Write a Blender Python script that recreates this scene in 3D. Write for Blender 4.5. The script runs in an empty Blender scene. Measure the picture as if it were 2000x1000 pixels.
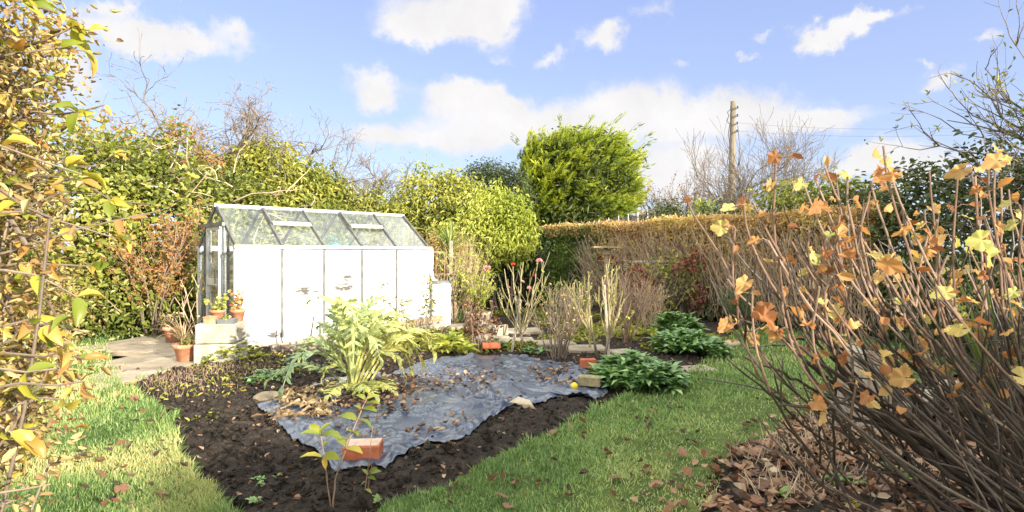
import bpy, math
import numpy as np

# ------------------------------------------------------------------ camera
S = bpy.context.scene
CAM_H = 1.3
FPX, CX, CY = 1115.0, 1000.0, 495.0          # focal length and principal point of the 2000x1000 photograph
cam_data = bpy.data.cameras.new('camera')
cam_data.sensor_width = 36.0
cam_data.lens = 36.0 * FPX / 2000.0
cam_data.shift_y = -0.0025
cam_data.clip_start = 0.05
cam_data.clip_end = 6000
cam = bpy.data.objects.new('camera', cam_data)
S.collection.objects.link(cam)
cam.location = (0, 0, CAM_H)
cam.rotation_euler = (math.radians(90), 0, 0)
S.camera = cam

# ------------------------------------------------------------------ light
SUN_AZ, SUN_EL = math.radians(45), math.radians(13.5)   # azimuth from straight behind the camera towards the right
SUN_DIR = np.array([math.sin(SUN_AZ) * math.cos(SUN_EL), -math.cos(SUN_AZ) * math.cos(SUN_EL), math.sin(SUN_EL)])
sd = bpy.data.lights.new('sun', 'SUN')
sd.energy = 4.3
sd.angle = math.radians(0.5)
sd.color = (1.0, 0.90, 0.74)
sun = bpy.data.objects.new('sun', sd)
S.collection.objects.link(sun)
from mathutils import Vector, Matrix
sun.rotation_euler = Vector(-SUN_DIR).to_track_quat('-Z', 'Y').to_euler()
sun.location = (20, -20, 20)

S.view_settings.view_transform = 'Standard'
S.view_settings.look = 'None'
S.view_settings.gamma = 1.0
S.view_settings.use_curve_mapping = False
S.view_settings.exposure = 1.6

SKY_STRENGTH = 0.15
CLOUD_LEVEL = 2.12      # radiance of sunlit cloud in the sky texture's own units

CLOUD_FILL = 8.5  # extra radiance of the added, unseen cloud that lifts the shaded garden

def ramp_pair(nt, c0, c1, fac):
    n = nt.nodes.new('ShaderNodeMix')
    n.data_type = 'RGBA'
    nt.links.new(fac, n.inputs[0])
    n.inputs[6].default_value = (*c0, 1)
    n.inputs[7].default_value = (*c1, 1)
    return n.outputs[2]

def build_world():
    w = bpy.data.worlds.new('World')
    S.world = w
    w.use_nodes = True
    nt = w.node_tree
    nt.nodes.clear()
    N, L = nt.nodes.new, nt.links.new
    out = N('ShaderNodeOutputWorld')
    bg = N('ShaderNodeBackground')
    bg.inputs['Strength'].default_value = SKY_STRENGTH
    L(bg.outputs[0], out.inputs[0])
    sky = N('ShaderNodeTexSky')
    sky.sky_type = 'NISHITA'
    sky.sun_disc = False
    sky.sun_elevation = SUN_EL
    sky.sun_rotation = math.pi - SUN_AZ
    sky.altitude = 50
    sky.air_density = 1.0
    sky.dust_density = 0.6
    sky.ozone_density = 1.0
    tc = N('ShaderNodeTexCoord')
    sep = N('ShaderNodeSeparateXYZ')
    L(tc.outputs['Generated'], sep.inputs[0])

    def m(op, a, b=None, c=None, clamp=False):
        n = N('ShaderNodeMath')
        n.operation = op
        n.use_clamp = clamp
        for i, v in enumerate((a, b, c)):
            if v is None:
                continue
            if isinstance(v, (int, float)):
                n.inputs[i].default_value = v
            else:
                L(v, n.inputs[i])
        return n.outputs[0]
    az = m('ARCTAN2', sep.outputs[0], sep.outputs[1])
    el = m('ARCSINE', sep.outputs[2])
    # azimuth and elevation nudged by noise so the banks have ragged edges
    nz = N('ShaderNodeTexNoise')
    nz.inputs['Scale'].default_value = 9.0
    nz.inputs['Detail'].default_value = 12.0
    nz.inputs['Roughness'].default_value = 0.64
    L(tc.outputs['Generated'], nz.inputs['Vector'])
    sc = N('ShaderNodeSeparateColor')
    L(nz.outputs['Color'], sc.inputs[0])
    az2 = m('ADD', az, m('MULTIPLY', m('SUBTRACT', sc.outputs[0], 0.5), 0.20))
    el2 = m('ADD', el, m('MULTIPLY', m('SUBTRACT', sc.outputs[1], 0.5), 0.13))
    # cloud banks: azimuth, elevation, half width, half height (degrees-of-arc given through photo measurements)
    banks = [(250, 62, 62, 26, 1), (345, 82, 75, 20, 1), (450, 60, 48, 20, .8), (870, 22, 105, 42, 1), (800, 68, 55, 20, .9),
             (955, 35, 45, 32, .8), (1180, 68, 42, 20, 1), (1092, 115, 30, 13, .75), (722, 160, 44, 24, .85), (715, 195, 42, 18, .7),
             (885, 197, 66, 26, .85), (985, 205, 80, 26, .9), (1240, 202, 85, 40, 1), (1390, 226, 150, 34, 1.1), (1590, 223, 85, 20, 1),
             (730, 272, 62, 24, .8), (900, 278, 150, 26, .8), (1060, 240, 130, 26, .9), (1330, 305, 90, 24, .7), (1310, 350, 130, 46, .85),
             (1745, 296, 85, 32, 1), (1680, 320, 90, 24, .7), (1850, 312, 60, 24, .7), (1655, 50, 68, 18, .95), (1600, 76, 48, 16, .75), (1725, 38, 50, 11, .75),
             (1915, 60, 40, 11, .75), (1822, 148, 44, 18, .8), (1790, 118, 14, 8, .6), (210, 10, 32, 12, .7), (120, 130, 70, 70, .8), (320, 8, 16, 7, .6),
             (1490, 80, 16, 9, .5), (1270, 15, 34, 12, .5), (985, 110, 24, 10, .45), (1325, 122, 18, 8, .5), (1445, 115, 14, 7, .55),
             (2400, 150, 250, 60, 1), (-450, 200, 250, 70, .8)]
    tot = None
    for (px, py, rx, ry, st) in banks:
        a0 = math.atan((px - CX) / FPX)
        ca = math.cos(a0)
        e0 = math.atan((CY - py) / FPX * ca)
        ra, re = rx / FPX * ca * ca * 1.15, ry / FPX * ca * 1.1
        da = m('DIVIDE', m('SUBTRACT', az2, a0), ra)
        de = m('DIVIDE', m('SUBTRACT', el2, e0), re)
        d2 = m('ADD', m('MULTIPLY', da, da), m('MULTIPLY', de, de))
        g = m('MULTIPLY', m('EXPONENT', m('MULTIPLY', d2, -0.9)), st)
        tot = g if tot is None else m('ADD', tot, g)
    # broken bright cloud added out of view, behind and overhead, to fill the shade
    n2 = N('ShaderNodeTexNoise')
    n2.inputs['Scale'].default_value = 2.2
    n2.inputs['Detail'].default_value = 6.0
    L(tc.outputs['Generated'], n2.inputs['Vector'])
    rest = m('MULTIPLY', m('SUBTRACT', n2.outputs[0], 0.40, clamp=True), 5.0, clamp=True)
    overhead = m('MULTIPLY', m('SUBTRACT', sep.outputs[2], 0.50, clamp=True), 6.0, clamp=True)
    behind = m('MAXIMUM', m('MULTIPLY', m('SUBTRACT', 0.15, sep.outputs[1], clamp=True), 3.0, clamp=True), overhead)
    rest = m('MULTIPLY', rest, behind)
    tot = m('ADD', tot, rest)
    ms = N('ShaderNodeMapRange')
    ms.interpolation_type = 'SMOOTHSTEP'
    ms.inputs['From Min'].default_value = 0.14
    ms.inputs['From Max'].default_value = 0.9
    L(tot, ms.inputs['Value'])
    # clear sky: a little paler near the ground than the model gives, and towards periwinkle
    hz = N('ShaderNodeMix')
    hz.data_type = 'RGBA'
    hz.inputs[0].default_value = 0.82
    L(sky.outputs[0], hz.inputs[6])
    pale = m('MULTIPLY', m('SUBTRACT', 0.42, sep.outputs[2], clamp=True), 2.0, clamp=True)
    grad = ramp_pair(nt, (0.84, 1.04, 1.95), (1.28, 1.52, 2.12), pale)
    L(grad, hz.inputs[7])
    # the added unseen cloud is raised far above the bank in view, as fill
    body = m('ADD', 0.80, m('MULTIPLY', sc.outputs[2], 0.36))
    lev = m('ADD', m('MULTIPLY', CLOUD_LEVEL, body), m('MULTIPLY', behind, CLOUD_FILL))
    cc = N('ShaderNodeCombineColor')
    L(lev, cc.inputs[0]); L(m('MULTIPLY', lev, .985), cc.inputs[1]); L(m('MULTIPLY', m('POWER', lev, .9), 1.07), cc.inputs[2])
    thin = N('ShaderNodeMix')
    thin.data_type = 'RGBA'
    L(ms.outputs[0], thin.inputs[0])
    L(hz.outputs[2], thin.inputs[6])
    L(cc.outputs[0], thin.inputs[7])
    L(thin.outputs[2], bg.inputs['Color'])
    w.cycles.sampling_method = 'AUTOMATIC'
build_world()

S.render.engine = 'CYCLES'
S.cycles.max_bounces = 8
S.cycles.diffuse_bounces = 3
S.cycles.transparent_max_bounces = 16
S.cycles.use_denoising = True
# ------------------------------------------------------------------ helpers
R = np.random.default_rng(11)
COL = S.collection

def G(px, py, z=0.0):
    """point of the level z seen at that place of the photograph"""
    d = (CAM_H - z) * FPX / (py - CY)
    return np.array([(px - CX) / FPX * d, d, z])

def P(px, py, d):
    """point at depth d"""
    return np.array([(px - CX) / FPX * d, d, CAM_H + (CY - py) / FPX * d])

def nrm(a):
    a = np.asarray(a, float)
    return a / np.maximum(np.linalg.norm(a, axis=-1, keepdims=True), 1e-9)

def _hash(ix, iy, iz):
    h = (ix.astype(np.int64) * 374761393 + iy.astype(np.int64) * 668265263 + iz.astype(np.int64) * 2147483647 // 7) & 0xffffffff
    h = ((h ^ (h >> 13)) * 1274126177) & 0xffffffff
    h = ((h ^ (h >> 16)) * 2246822519) & 0xffffffff
    return ((h ^ (h >> 15)) & 0xffffff) / float(0xffffff) * 2 - 1

def vnoise(p):
    p = np.asarray(p, float)
    i = np.floor(p).astype(np.int64)
    f = p - i
    f = f * f * (3 - 2 * f)
    r = 0
    for dx in (0, 1):
        wx = f[..., 0] if dx else 1 - f[..., 0]
        for dy in (0, 1):
            wy = f[..., 1] if dy else 1 - f[..., 1]
            for dz in (0, 1):
                wz = f[..., 2] if dz else 1 - f[..., 2]
                r = r + wx * wy * wz * _hash(i[..., 0] + dx, i[..., 1] + dy, i[..., 2] + dz)
    return r

def fbm(p, o=4, g=.5):
    p = np.asarray(p, float)
    a, r = 1.0, 0
    for k in range(o):
        r = r + a * vnoise(p * 2 ** k + 17.3 * k)
        a *= g
    return r

def in_poly(x, y, poly):
    poly = np.asarray(poly)[:, :2]
    r = np.zeros(np.shape(x), bool)
    n = len(poly)
    for i in range(n):
        x0, y0 = poly[i]
        x1, y1 = poly[(i + 1) % n]
        if y0 == y1:
            continue
        c = ((y0 > y) != (y1 > y)) & (x < (x1 - x0) * (y - y0) / (y1 - y0) + x0)
        r ^= c
    return r

def poly_dist(x, y, poly):
    poly = np.asarray(poly)[:, :2]
    d = np.full(np.shape(x), 1e9)
    n = len(poly)
    for i in range(n):
        a, b = poly[i], poly[(i + 1) % n]
        e = b - a
        t = np.clip(((x - a[0]) * e[0] + (y - a[1]) * e[1]) / max(e @ e, 1e-9), 0, 1)
        d = np.minimum(d, np.hypot(x - a[0] - t * e[0], y - a[1] - t * e[1]))
    return d

class MB:
    """collects pieces of ONE part and links them as one mesh object"""
    def __init__(s):
        s.v, s.f, s.n, s.r, s.m = [], [], 0, [], []
    def add(s, v, faces, rnd=0.5, mat=0):
        v = np.asarray(v, float).reshape(-1, 3)
        for f in faces if isinstance(faces, list) and len(faces) and isinstance(faces[0], np.ndarray) else [np.asarray(faces)]:
            f = np.asarray(f)
            if f.size:
                s.f.append(f + s.n)
                s.m.append(np.full(len(f), mat, np.int32))
        s.v.append(v)
        s.r.append(np.broadcast_to(np.asarray(rnd, float), (len(v),)) if np.ndim(rnd) < 2 else np.ravel(rnd))
        s.n += len(v)
    def box(s, c, size, rot=None, rnd=.5, mat=0, bev=0.0):
        h = np.asarray(size, float) / 2
        if bev <= 0:
            q = np.array([[x, y, z] for x in (-1, 1) for y in (-1, 1) for z in (-1, 1)], float) * h
            f = np.array([[0, 1, 3, 2], [4, 6, 7, 5], [0, 4, 5, 1], [2, 3, 7, 6], [0, 2, 6, 4], [1, 5, 7, 3]])
            fs = [f]
        else:
            bev = min(bev, h.min() * .9)
            q, ix = [], {}
            for x in (-1, 1):
                for y in (-1, 1):
                    for z in (-1, 1):
                        for a in range(3):
                            p = np.array([x, y, z]) * (h - bev)
                            p[a] = (x, y, z)[a] * h[a]
                            ix[(x, y, z, a)] = len(q)
                            q.append(p)
            q = np.array(q)
            fq, ft = [], []
            for a in range(3):
                b, c_ = (a + 1) % 3, (a + 2) % 3
                for sg in (-1, 1):
                    l = []
                    for (u, w) in ((-1, -1), (1, -1), (1, 1), (-1, 1)):
                        k = [0, 0, 0]; k[a], k[b], k[c_] = sg, u, w
                        l.append(ix[(*k, a)])
                    fq.append(l if sg > 0 else l[::-1])
            for a in range(3):
                b, c_ = (a + 1) % 3, (a + 2) % 3
                for u in (-1, 1):
                    for w in (-1, 1):
                        k0 = [0, 0, 0]; k0[a], k0[b], k0[c_] = -1, u, w
                        k1 = list(k0); k1[a] = 1
                        l = [ix[(*k0, b)], ix[(*k1, b)], ix[(*k1, c_)], ix[(*k0, c_)]]
                        fq.append(l if u * w < 0 else l[::-1])
            for x in (-1, 1):
                for y in (-1, 1):
                    for z in (-1, 1):
                        l = [ix[(x, y, z, a)] for a in range(3)]
                        ft.append(l if x * y * z > 0 else l[::-1])
            fs = [np.array(fq), np.array(ft)]
        if rot is not None:
            q = q @ np.asarray(rot).T
        s.add(q + np.asarray(c, float), fs, rnd, mat)
    def bar(s, a, b, w, t=None, up=(0, 0, 1), rnd=.5, mat=0, bev=0.0):
        """square bar from a to b, w wide, t thick along up"""
        a, b = np.asarray(a, float), np.asarray(b, float)
        x = nrm(b - a)
        u = np.asarray(up, float)
        if abs(x @ nrm(u)) > .98:
            u = np.array([0, 1., 0])
        y = nrm(np.cross(u, x))
        z = np.cross(x, y)
        s.box((a + b) / 2, (np.linalg.norm(b - a), w, w if t is None else t), np.stack([x, y, z], 1), rnd, mat, bev)
    def tube(s, p, r, n=6, rnd=.5, mat=0, cap=True):
        p = np.asarray(p, float)
        k = len(p)
        r = np.broadcast_to(np.asarray(r, float), (k,))
        t = np.empty_like(p)
        t[1:-1] = p[2:] - p[:-2]
        t[0], t[-1] = p[1] - p[0], p[-1] - p[-2]
        t = nrm(t)
        ref = np.array([0.31, 0.93, 0.2]) if abs(t[0][1]) < .8 else np.array([1., 0.1, 0.2])
        u = nrm(np.cross(t, ref))
        w = np.cross(t, u)
        a = np.arange(n) * 2 * math.pi / n
        v = p[:, None] + r[:, None, None] * (np.cos(a)[None, :, None] * u[:, None] + np.sin(a)[None, :, None] * w[:, None])
        i = np.arange(k - 1)[:, None] * n
        j = np.arange(n)[None]
        f = np.stack([i + j, i + (j + 1) % n, i + n + (j + 1) % n, i + n + j], -1).reshape(-1, 4)
        v = v.reshape(-1, 3)
        fs = [f]
        if cap:
            v = np.concatenate([v, p[:1], p[-1:]])
            c0, c1 = k * n, k * n + 1
            jj = np.arange(n)
            fs.append(np.concatenate([np.stack([(jj + 1) % n, jj, np.full(n, c0)], 1),
                                      np.stack([(k - 1) * n + jj, (k - 1) * n + (jj + 1) % n, np.full(n, c1)], 1)]))
        s.add(v, fs, rnd, mat)
    def lathe(s, c, prof, n=24, rnd=.5, mat=0, sx=1, sy=1):
        prof = np.asarray(prof, float)
        a = np.arange(n) * 2 * math.pi / n
        v = np.stack([prof[:, 0, None] * np.cos(a) * sx, prof[:, 0, None] * np.sin(a) * sy, np.repeat(prof[:, 1, None], n, 1)], -1)
        k = len(prof)
        i = np.arange(k - 1)[:, None] * n
        j = np.arange(n)[None]
        f = np.stack([i + j, i + (j + 1) % n, i + n + (j + 1) % n, i + n + j], -1).reshape(-1, 4)
        s.add(v.reshape(-1, 3) + np.asarray(c, float), [f], rnd, mat)
    def build(s, name, mats, parent=None, smooth=False):
        me = bpy.data.meshes.new(name)
        v = np.concatenate(s.v) if s.v else np.zeros((0, 3))
        if parent is not None:
            par = parent
            org = np.zeros(3)
            while par is not None:
                org = org + np.array(par.location)
                par = par.parent
            if not getattr(s, 'local', False):
                v = v - org
        me.vertices.add(len(v))
        me.vertices.foreach_set('co', v.astype(np.float32).ravel())
        cnt = np.concatenate([np.full(len(f), f.shape[1], np.int32) for f in s.f])
        idx = np.concatenate([f.ravel() for f in s.f]).astype(np.int32)
        me.loops.add(len(idx))
        me.loops.foreach_set('vertex_index', idx)
        me.polygons.add(len(cnt))
        st = np.concatenate([[0], np.cumsum(cnt)[:-1]]).astype(np.int32)
        me.polygons.foreach_set('loop_start', st)
        me.polygons.foreach_set('material_index', np.concatenate(s.m))
        me.polygons.foreach_set('use_smooth', np.full(len(cnt), bool(smooth)))
        at = me.attributes.new('rnd', 'FLOAT', 'POINT')
        at.data.foreach_set('value', np.concatenate(s.r).astype(np.float32))
        for m in mats if isinstance(mats, (list, tuple)) else [mats]:
            me.materials.append(m)
        me.update(calc_edges=True)
        me.validate()
        o = bpy.data.objects.new(name, me)
        COL.objects.link(o)
        if parent is not None:
            o.parent = parent
        return o

def tag(o, label=None, cat=None, group=None, kind=None):
    if label: o['label'] = label
    if cat: o['category'] = cat
    if group: o['group'] = group
    if kind: o['kind'] = kind
    return o

def thing(name, label, cat, loc=(0, 0, 0), group=None, rz=0.0):
    o = bpy.data.objects.new(name, None)
    o.empty_display_size = .1
    COL.objects.link(o)
    o.location = tuple(float(x) for x in loc)
    o.rotation_euler = (0, 0, rz)
    return tag(o, label, cat, group)

def copy_thing(o, loc, rz=0.0, sc=1.0, label=None):
    c = o.copy()
    COL.objects.link(c)
    c.location = tuple(float(x) for x in loc)
    c.rotation_euler = (0, 0, rz)
    c.scale = (sc, sc, sc)
    if label: c['label'] = label
    for ch in list(o.children):
        d = ch.copy()
        COL.objects.link(d)
        d.parent = c
        for g in list(ch.children):
            e = g.copy()
            COL.objects.link(e)
            e.parent = d
    return c

# ---- leaf templates: (along, side, height)
T_DIA = (np.array([[0, 0, 0], [.45, .5, .12], [1, 0, -.1], [.45, -.5, .12]]), [np.array([[0, 2, 1], [0, 3, 2]])])
T_HEX = (np.array([[0, 0, 0], [.3, .5, .16], [.7, .36, .08], [1, 0, -.22], [.7, -.36, .08], [.3, -.5, .16]]),
         [np.array([[0, 3, 2, 1], [0, 5, 4, 3]])])
T_OVAL = (np.array([[0, 0, 0], [.15, .3, .1], [.4, .5, .17], [.7, .4, .08], [.9, .16, -.1], [1, 0, -.2], [.9, -.16, -.1], [.7, -.4, .08],
                    [.4, -.5, .17], [.15, -.3, .1], [.4, 0, .03], [.7, 0, -.05]]),
          [np.array([[0, 10, 2, 1], [10, 11, 3, 2], [11, 5, 4, 3], [0, 9, 8, 10], [10, 8, 7, 11], [11, 7, 6, 5]])])
def _palm(teeth=True):
    """five-lobed leaf: an outline with toothed lobes, an inner ring, folds along the veins"""
    lob = [(-2.2, .66), (-1.1, .84), (0, 1.0), (1.1, .84), (2.2, .66)]
    ths = np.linspace(-2.85, 2.85, 37)
    c = np.array([.30, 0.0])
    out, ridge = [], []
    for i, th in enumerate(ths):
        r = .42
        f = 0
        for (a_, l) in lob:
            w = abs(th - a_) / .80
            if w < 1:
                q = .42 + (l * .70 - .42) * (1 - w ** 1.2)
                if q > r: r = q
                f = max(f, 1 - w)
        if teeth: r *= 1 + (.06 if i % 2 else -.03)
        out.append((c[0] + r * math.cos(th), r * math.sin(th))); ridge.append(f)
    v = [(c[0], 0, 0)]
    for k, s_ in ((1, .5), (2, 1.0)):
        for (x, y), f in zip(out, ridge):
            px, py = c[0] + (x - c[0]) * s_, y * s_
            z = .10 * (f - .45) * s_ - .20 * max(0, px - .3) ** 2 + .16 * py * py
            v.append((px, py, z))
    n = len(out)
    tri = [[0, 1 + i, 2 + i] for i in range(n - 1)]
    qd = [[1 + i, 1 + n + i, 2 + n + i, 2 + i] for i in range(n - 1)]
    return np.array(v), [np.array(tri), np.array(qd)]
T_PALM = _palm()
T_CURL = (np.array([[0, 0, 0], [.25, .42, .30], [.65, .40, .42], [1, 0, .28], [.65, -.40, .30], [.25, -.42, .42], [.35, 0, 0], [.7, 0, .06]]),
          [np.array([[0, 6, 1, 1]])[:0], np.array([[0, 6, 1], [0, 5, 6], [6, 7, 1], [1, 7, 2], [7, 3, 2], [5, 4, 6], [6, 4, 7], [7, 4, 3]])])
T_CURL = (T_CURL[0], [T_CURL[1][1]])
T_BLADE = (np.array([[0, .5, 0], [0, -.5, 0], [.5, .42, .12], [.5, -.42, .12], [1, 0, .5]]), [np.array([[0, 1, 3, 2]]), np.array([[2, 3, 4]])])
T_STRAP = (np.array([[0, .3, 0], [0, -.3, 0], [.3, .5, .10], [.3, -.5, .10], [.65, .45, .02], [.65, -.45, .02], [1, 0, -.25]]),
           [np.array([[0, 1, 3, 2], [2, 3, 5, 4]]), np.array([[4, 5, 6]])])
# feathery conifer spray: a spine with narrow side shoots
def _spray():
    v, f = [], []
    def sl(p, q, w):
        k = len(v)
        p, q = np.array(p, float), np.array(q, float)
        d = q - p
        s_ = np.array([-d[1], d[0], 0]); s_ = s_ / max(np.linalg.norm(s_), 1e-6) * w
        mid = p + d * .4
        v.extend([p, mid + s_, q, mid - s_]); f.append([k, k + 3, k + 2, k + 1])
    sl((0, 0, 0), (1, 0, -.12), .07)
    for i, t in enumerate((.12, .28, .42, .56, .7, .82)):
        l = .36 * (1 - .6 * t)
        for sg in (-1, 1):
            sl((t, 0, -.1 * t), (t + l, sg * l * .8, -.1 * t + .05 * ((i % 2) * 2 - 1)), .05)
    return np.array(v), [np.array(f)]
T_SPRAY = _spray()

def stamp(mb, T, C, D, Nn, L, W, Hh=None, rnd=.5, mat=0):
    tv, tf = T
    C = np.asarray(C, float)
    n = len(C)
    if n == 0:
        return
    D = nrm(D)
    Sd = nrm(np.cross(Nn, D))
    Nn = np.cross(D, Sd)
    L = np.broadcast_to(np.asarray(L, float), (n,))
    W = np.broadcast_to(np.asarray(W, float), (n,))
    Hh = L if Hh is None else np.broadcast_to(np.asarray(Hh, float), (n,))
    v = (C[:, None] + tv[None, :, 0, None] * (L[:, None] * D)[:, None] + tv[None, :, 1, None] * (W[:, None] * Sd)[:, None]
         + tv[None, :, 2, None] * (Hh[:, None] * Nn)[:, None])
    k = len(tv)
    off = (np.arange(n) * k)[:, None, None]
    fs = [(f[None] + off).reshape(-1, f.shape[1]) for f in tf]
    r = np.repeat(np.broadcast_to(np.asarray(rnd, float), (n,)), k)
    mb.add(v.reshape(-1, 3), fs, r, mat)

def rdir(n, rng=None):
    return nrm((rng or R).normal(size=(n, 3)))

def foliage(mb, blobs, n, L, W, T=T_DIA, depth=.35, front=.75, bump=.25, bscale=1.6, droop=.3, face=.5, clump=.12, perclump=9, seed=0, zmin=.02, mat=0,
            spread=.4, lit=(0, 1)):
    """leaf clumps through the outer shell of a crown made of ellipsoids"""
    rng = np.random.default_rng(1000 + seed)
    B = np.array([b[:6] for b in blobs], float)
    area = (B[:, 3] * B[:, 5] + B[:, 3] * B[:, 4] + B[:, 4] * B[:, 5])
    nc = max(1, n // perclump)
    k = rng.choice(len(B), nc, p=area / area.sum())
    d = rdir(nc, rng)
    fl = (d[:, 1] > .25) & (rng.random(nc) < front)
    d[fl, 1] *= -1
    b = B[k]
    sh = 1 + bump * fbm(d * bscale + k[:, None] * 3.1 + seed, 3)
    inn = 1 - depth * rng.random(nc) ** 1.6
    c = b[:, :3] + d * b[:, 3:] * (sh * inn)[:, None]
    # drop clumps that lie deep inside another ellipsoid
    ins = np.zeros(nc, bool)
    for q in B:
        e = (((c - q[:3]) / q[3:]) ** 2).sum(1)
        ins |= e < (1 - depth) ** 2 * .75
    ok = (~ins) & (c[:, 2] > zmin)
    c, d = c[ok], d[ok]
    nc = len(c)
    cl = np.repeat(c, perclump, 0) + rng.normal(size=(nc * perclump, 3)) * clump
    dd = np.repeat(d, perclump, 0)
    nn = nrm(dd * face + rng.normal(size=dd.shape) * .55 + np.array([0, 0, .45]))
    di = nrm(np.cross(nn, rng.normal(size=dd.shape)) + np.array([0, 0, -droop]) + dd * .3)
    cr = np.repeat(np.clip(.5 + .5 * fbm(c * 1.1 + seed, 3) + rng.normal(size=nc) * .12, 0, 1), perclump)
    rn = np.clip(cr * (1 - spread) + spread * rng.random(nc * perclump), 0, 1) * (lit[1] - lit[0]) + lit[0]
    s = rng.uniform(.45, 1.45, nc * perclump)
    keep = cl[:, 2] > zmin
    stamp(mb, T, cl[keep], di[keep], nn[keep], (L * s)[keep], (W * s)[keep], None, rn[keep], mat)

def bez(a, b, c, n=8):
    t = np.linspace(0, 1, n)[:, None]
    a, b, c = (np.asarray(q, float) for q in (a, b, c))
    return (1 - t) ** 2 * a + 2 * t * (1 - t) * b + t * t * c

def taper(r0, r1, n):
    return np.linspace(r0, r1, n)

def wander(p, d, L, n, rng, wob=.2, up=0.0):
    """an irregular twig path"""
    d = nrm(np.asarray(d, float))
    pts = [np.asarray(p, float)]
    st = L / (n - 1)
    for i in range(n - 1):
        d = nrm(d + rng.normal(size=3) * wob + np.array([0, 0, up]))
        pts.append(pts[-1] + d * st)
    return np.array(pts)

def branching(mb, p, d, L, r, lev, rng, kids=5, wob=.16, ang=.7, up=.06, ratio=.6, tips=None, n=6, sides=5, rmin=.0022):
    pts = wander(p, d, L, n, rng, wob, up)
    mb.tube(pts, taper(r, max(r * .4, rmin), n), sides if lev > 1 else 4, rng.random(), cap=False)
    if lev == 0:
        if tips is not None:
            tips.append((pts[-1], nrm(pts[-1] - pts[-2])))
            tips.append((pts[n // 2], nrm(pts[n // 2] - pts[n // 2 - 1])))
        return
    for i in range(kids):
        t = rng.uniform(.3, 1.0) if i else 1.0
        q = t * (n - 1)
        k = min(int(q), n - 2)
        b = pts[k] + (pts[k + 1] - pts[k]) * (q - k)
        ax = nrm(pts[k + 1] - pts[k])
        dv = nrm(ax + rdir(1, rng)[0] * ang)
        branching(mb, b, dv, L * ratio * rng.uniform(.7, 1.2), r * .5 * (1 - .25 * t), lev - 1, rng, kids, wob, ang, up, ratio, tips, n, sides, rmin)

# ------------------------------------------------------------------ materials
def mat_new(name):
    m = bpy.data.materials.new(name)
    m.use_nodes = True
    nt = m.node_tree
    nt.nodes.clear()
    o = nt.nodes.new('ShaderNodeOutputMaterial')
    return m, nt, o

def ramp(nt, cols, fac, interp='LINEAR'):
    r = nt.nodes.new('ShaderNodeValToRGB')
    r.color_ramp.interpolation = interp
    e = r.color_ramp.elements
    n = len(cols)
    e[0].position, e[1].position = 0, 1
    for i in range(n - 2):
        e.new((i + 1) / (n - 1))
    for i, c in enumerate(cols):
        e[i].color = (*c[:3], 1)
    nt.links.new(fac, r.inputs[0])
    return r.outputs[0]

def leaf_mat(name, cols, trans=.35, rough=.5, spec=.35, tint=(1.15, 1.1, .6)):
    m, nt, o = mat_new(name)
    N, L = nt.nodes.new, nt.links.new
    a = N('ShaderNodeAttribute'); a.attribute_name = 'rnd'
    c = ramp(nt, cols, a.outputs['Fac'])
    p = N('ShaderNodeBsdfPrincipled')
    p.inputs['Roughness'].default_value = rough
    p.inputs['Specular IOR Level'].default_value = spec
    L(c, p.inputs['Base Color'])
    if trans > 0:
        t = N('ShaderNodeBsdfTranslucent')
        mu = N('ShaderNodeMix'); mu.data_type = 'RGBA'; mu.blend_type = 'MULTIPLY'
        mu.inputs[0].default_value = 1
        L(c, mu.inputs[6]); mu.inputs[7].default_value = (*tint, 1)
        L(mu.outputs[2], t.inputs['Color'])
        x = N('ShaderNodeMixShader'); x.inputs[0].default_value = trans
        L(p.outputs[0], x.inputs[1]); L(t.outputs[0], x.inputs[2])
        L(x.outputs[0], o.inputs[0])
    else:
        L(p.outputs[0], o.inputs[0])
    return m

def surf_mat(name, cols, scale=6.0, rough=.7, metal=0.0, bump=.3, bscale=40.0, stretch=(1, 1, 1), spec=.4, detail=5.0, dist=.01, rndmix=.0, rrange=None):
    """solid material: noise-driven colour, fine bump"""
    m, nt, o = mat_new(name)
    N, L = nt.nodes.new, nt.links.new
    tc = N('ShaderNodeTexCoord')
    mp = N('ShaderNodeMapping'); mp.inputs['Scale'].default_value = stretch
    L(tc.outputs['Object'], mp.inputs[0])
    n = N('ShaderNodeTexNoise'); n.inputs['Scale'].default_value = scale; n.inputs['Detail'].default_value = detail; n.inputs['Roughness'].default_value = .62
    L(mp.outputs[0], n.inputs['Vector'])
    ms = N('ShaderNodeMapRange'); ms.inputs['From Min'].default_value = .3; ms.inputs['From Max'].default_value = .7
    L(n.outputs[0], ms.inputs[0])
    fac = ms.outputs[0]
    if rndmix > 0:
        a = N('ShaderNodeAttribute'); a.attribute_name = 'rnd'
        mx = N('ShaderNodeMix'); mx.data_type = 'FLOAT'; mx.inputs[0].default_value = rndmix
        L(fac, mx.inputs[2]); L(a.outputs['Fac'], mx.inputs[3])
        fac = mx.outputs[0]
    c = ramp(nt, cols, fac)
    p = N('ShaderNodeBsdfPrincipled')
    p.inputs['Roughness'].default_value = rough
    p.inputs['Metallic'].default_value = metal
    p.inputs['Specular IOR Level'].default_value = spec
    L(c, p.inputs['Base Color'])
    if rrange:
        rr = N('ShaderNodeMapRange'); rr.inputs['To Min'].default_value, rr.inputs['To Max'].default_value = rrange
        L(n.outputs[0], rr.inputs[0]); L(rr.outputs[0], p.inputs['Roughness'])
    if bump > 0:
        b2 = N('ShaderNodeTexNoise'); b2.inputs['Scale'].default_value = bscale; b2.inputs['Detail'].default_value = 6
        L(mp.outputs[0], b2.inputs['Vector'])
        bp = N('ShaderNodeBump'); bp.inputs['Strength'].default_value = bump; bp.inputs['Distance'].default_value = dist
        L(b2.outputs[0], bp.inputs['Height']); L(bp.outputs[0], p.inputs['Normal'])
    L(p.outputs[0], o.inputs[0])
    return m

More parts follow.
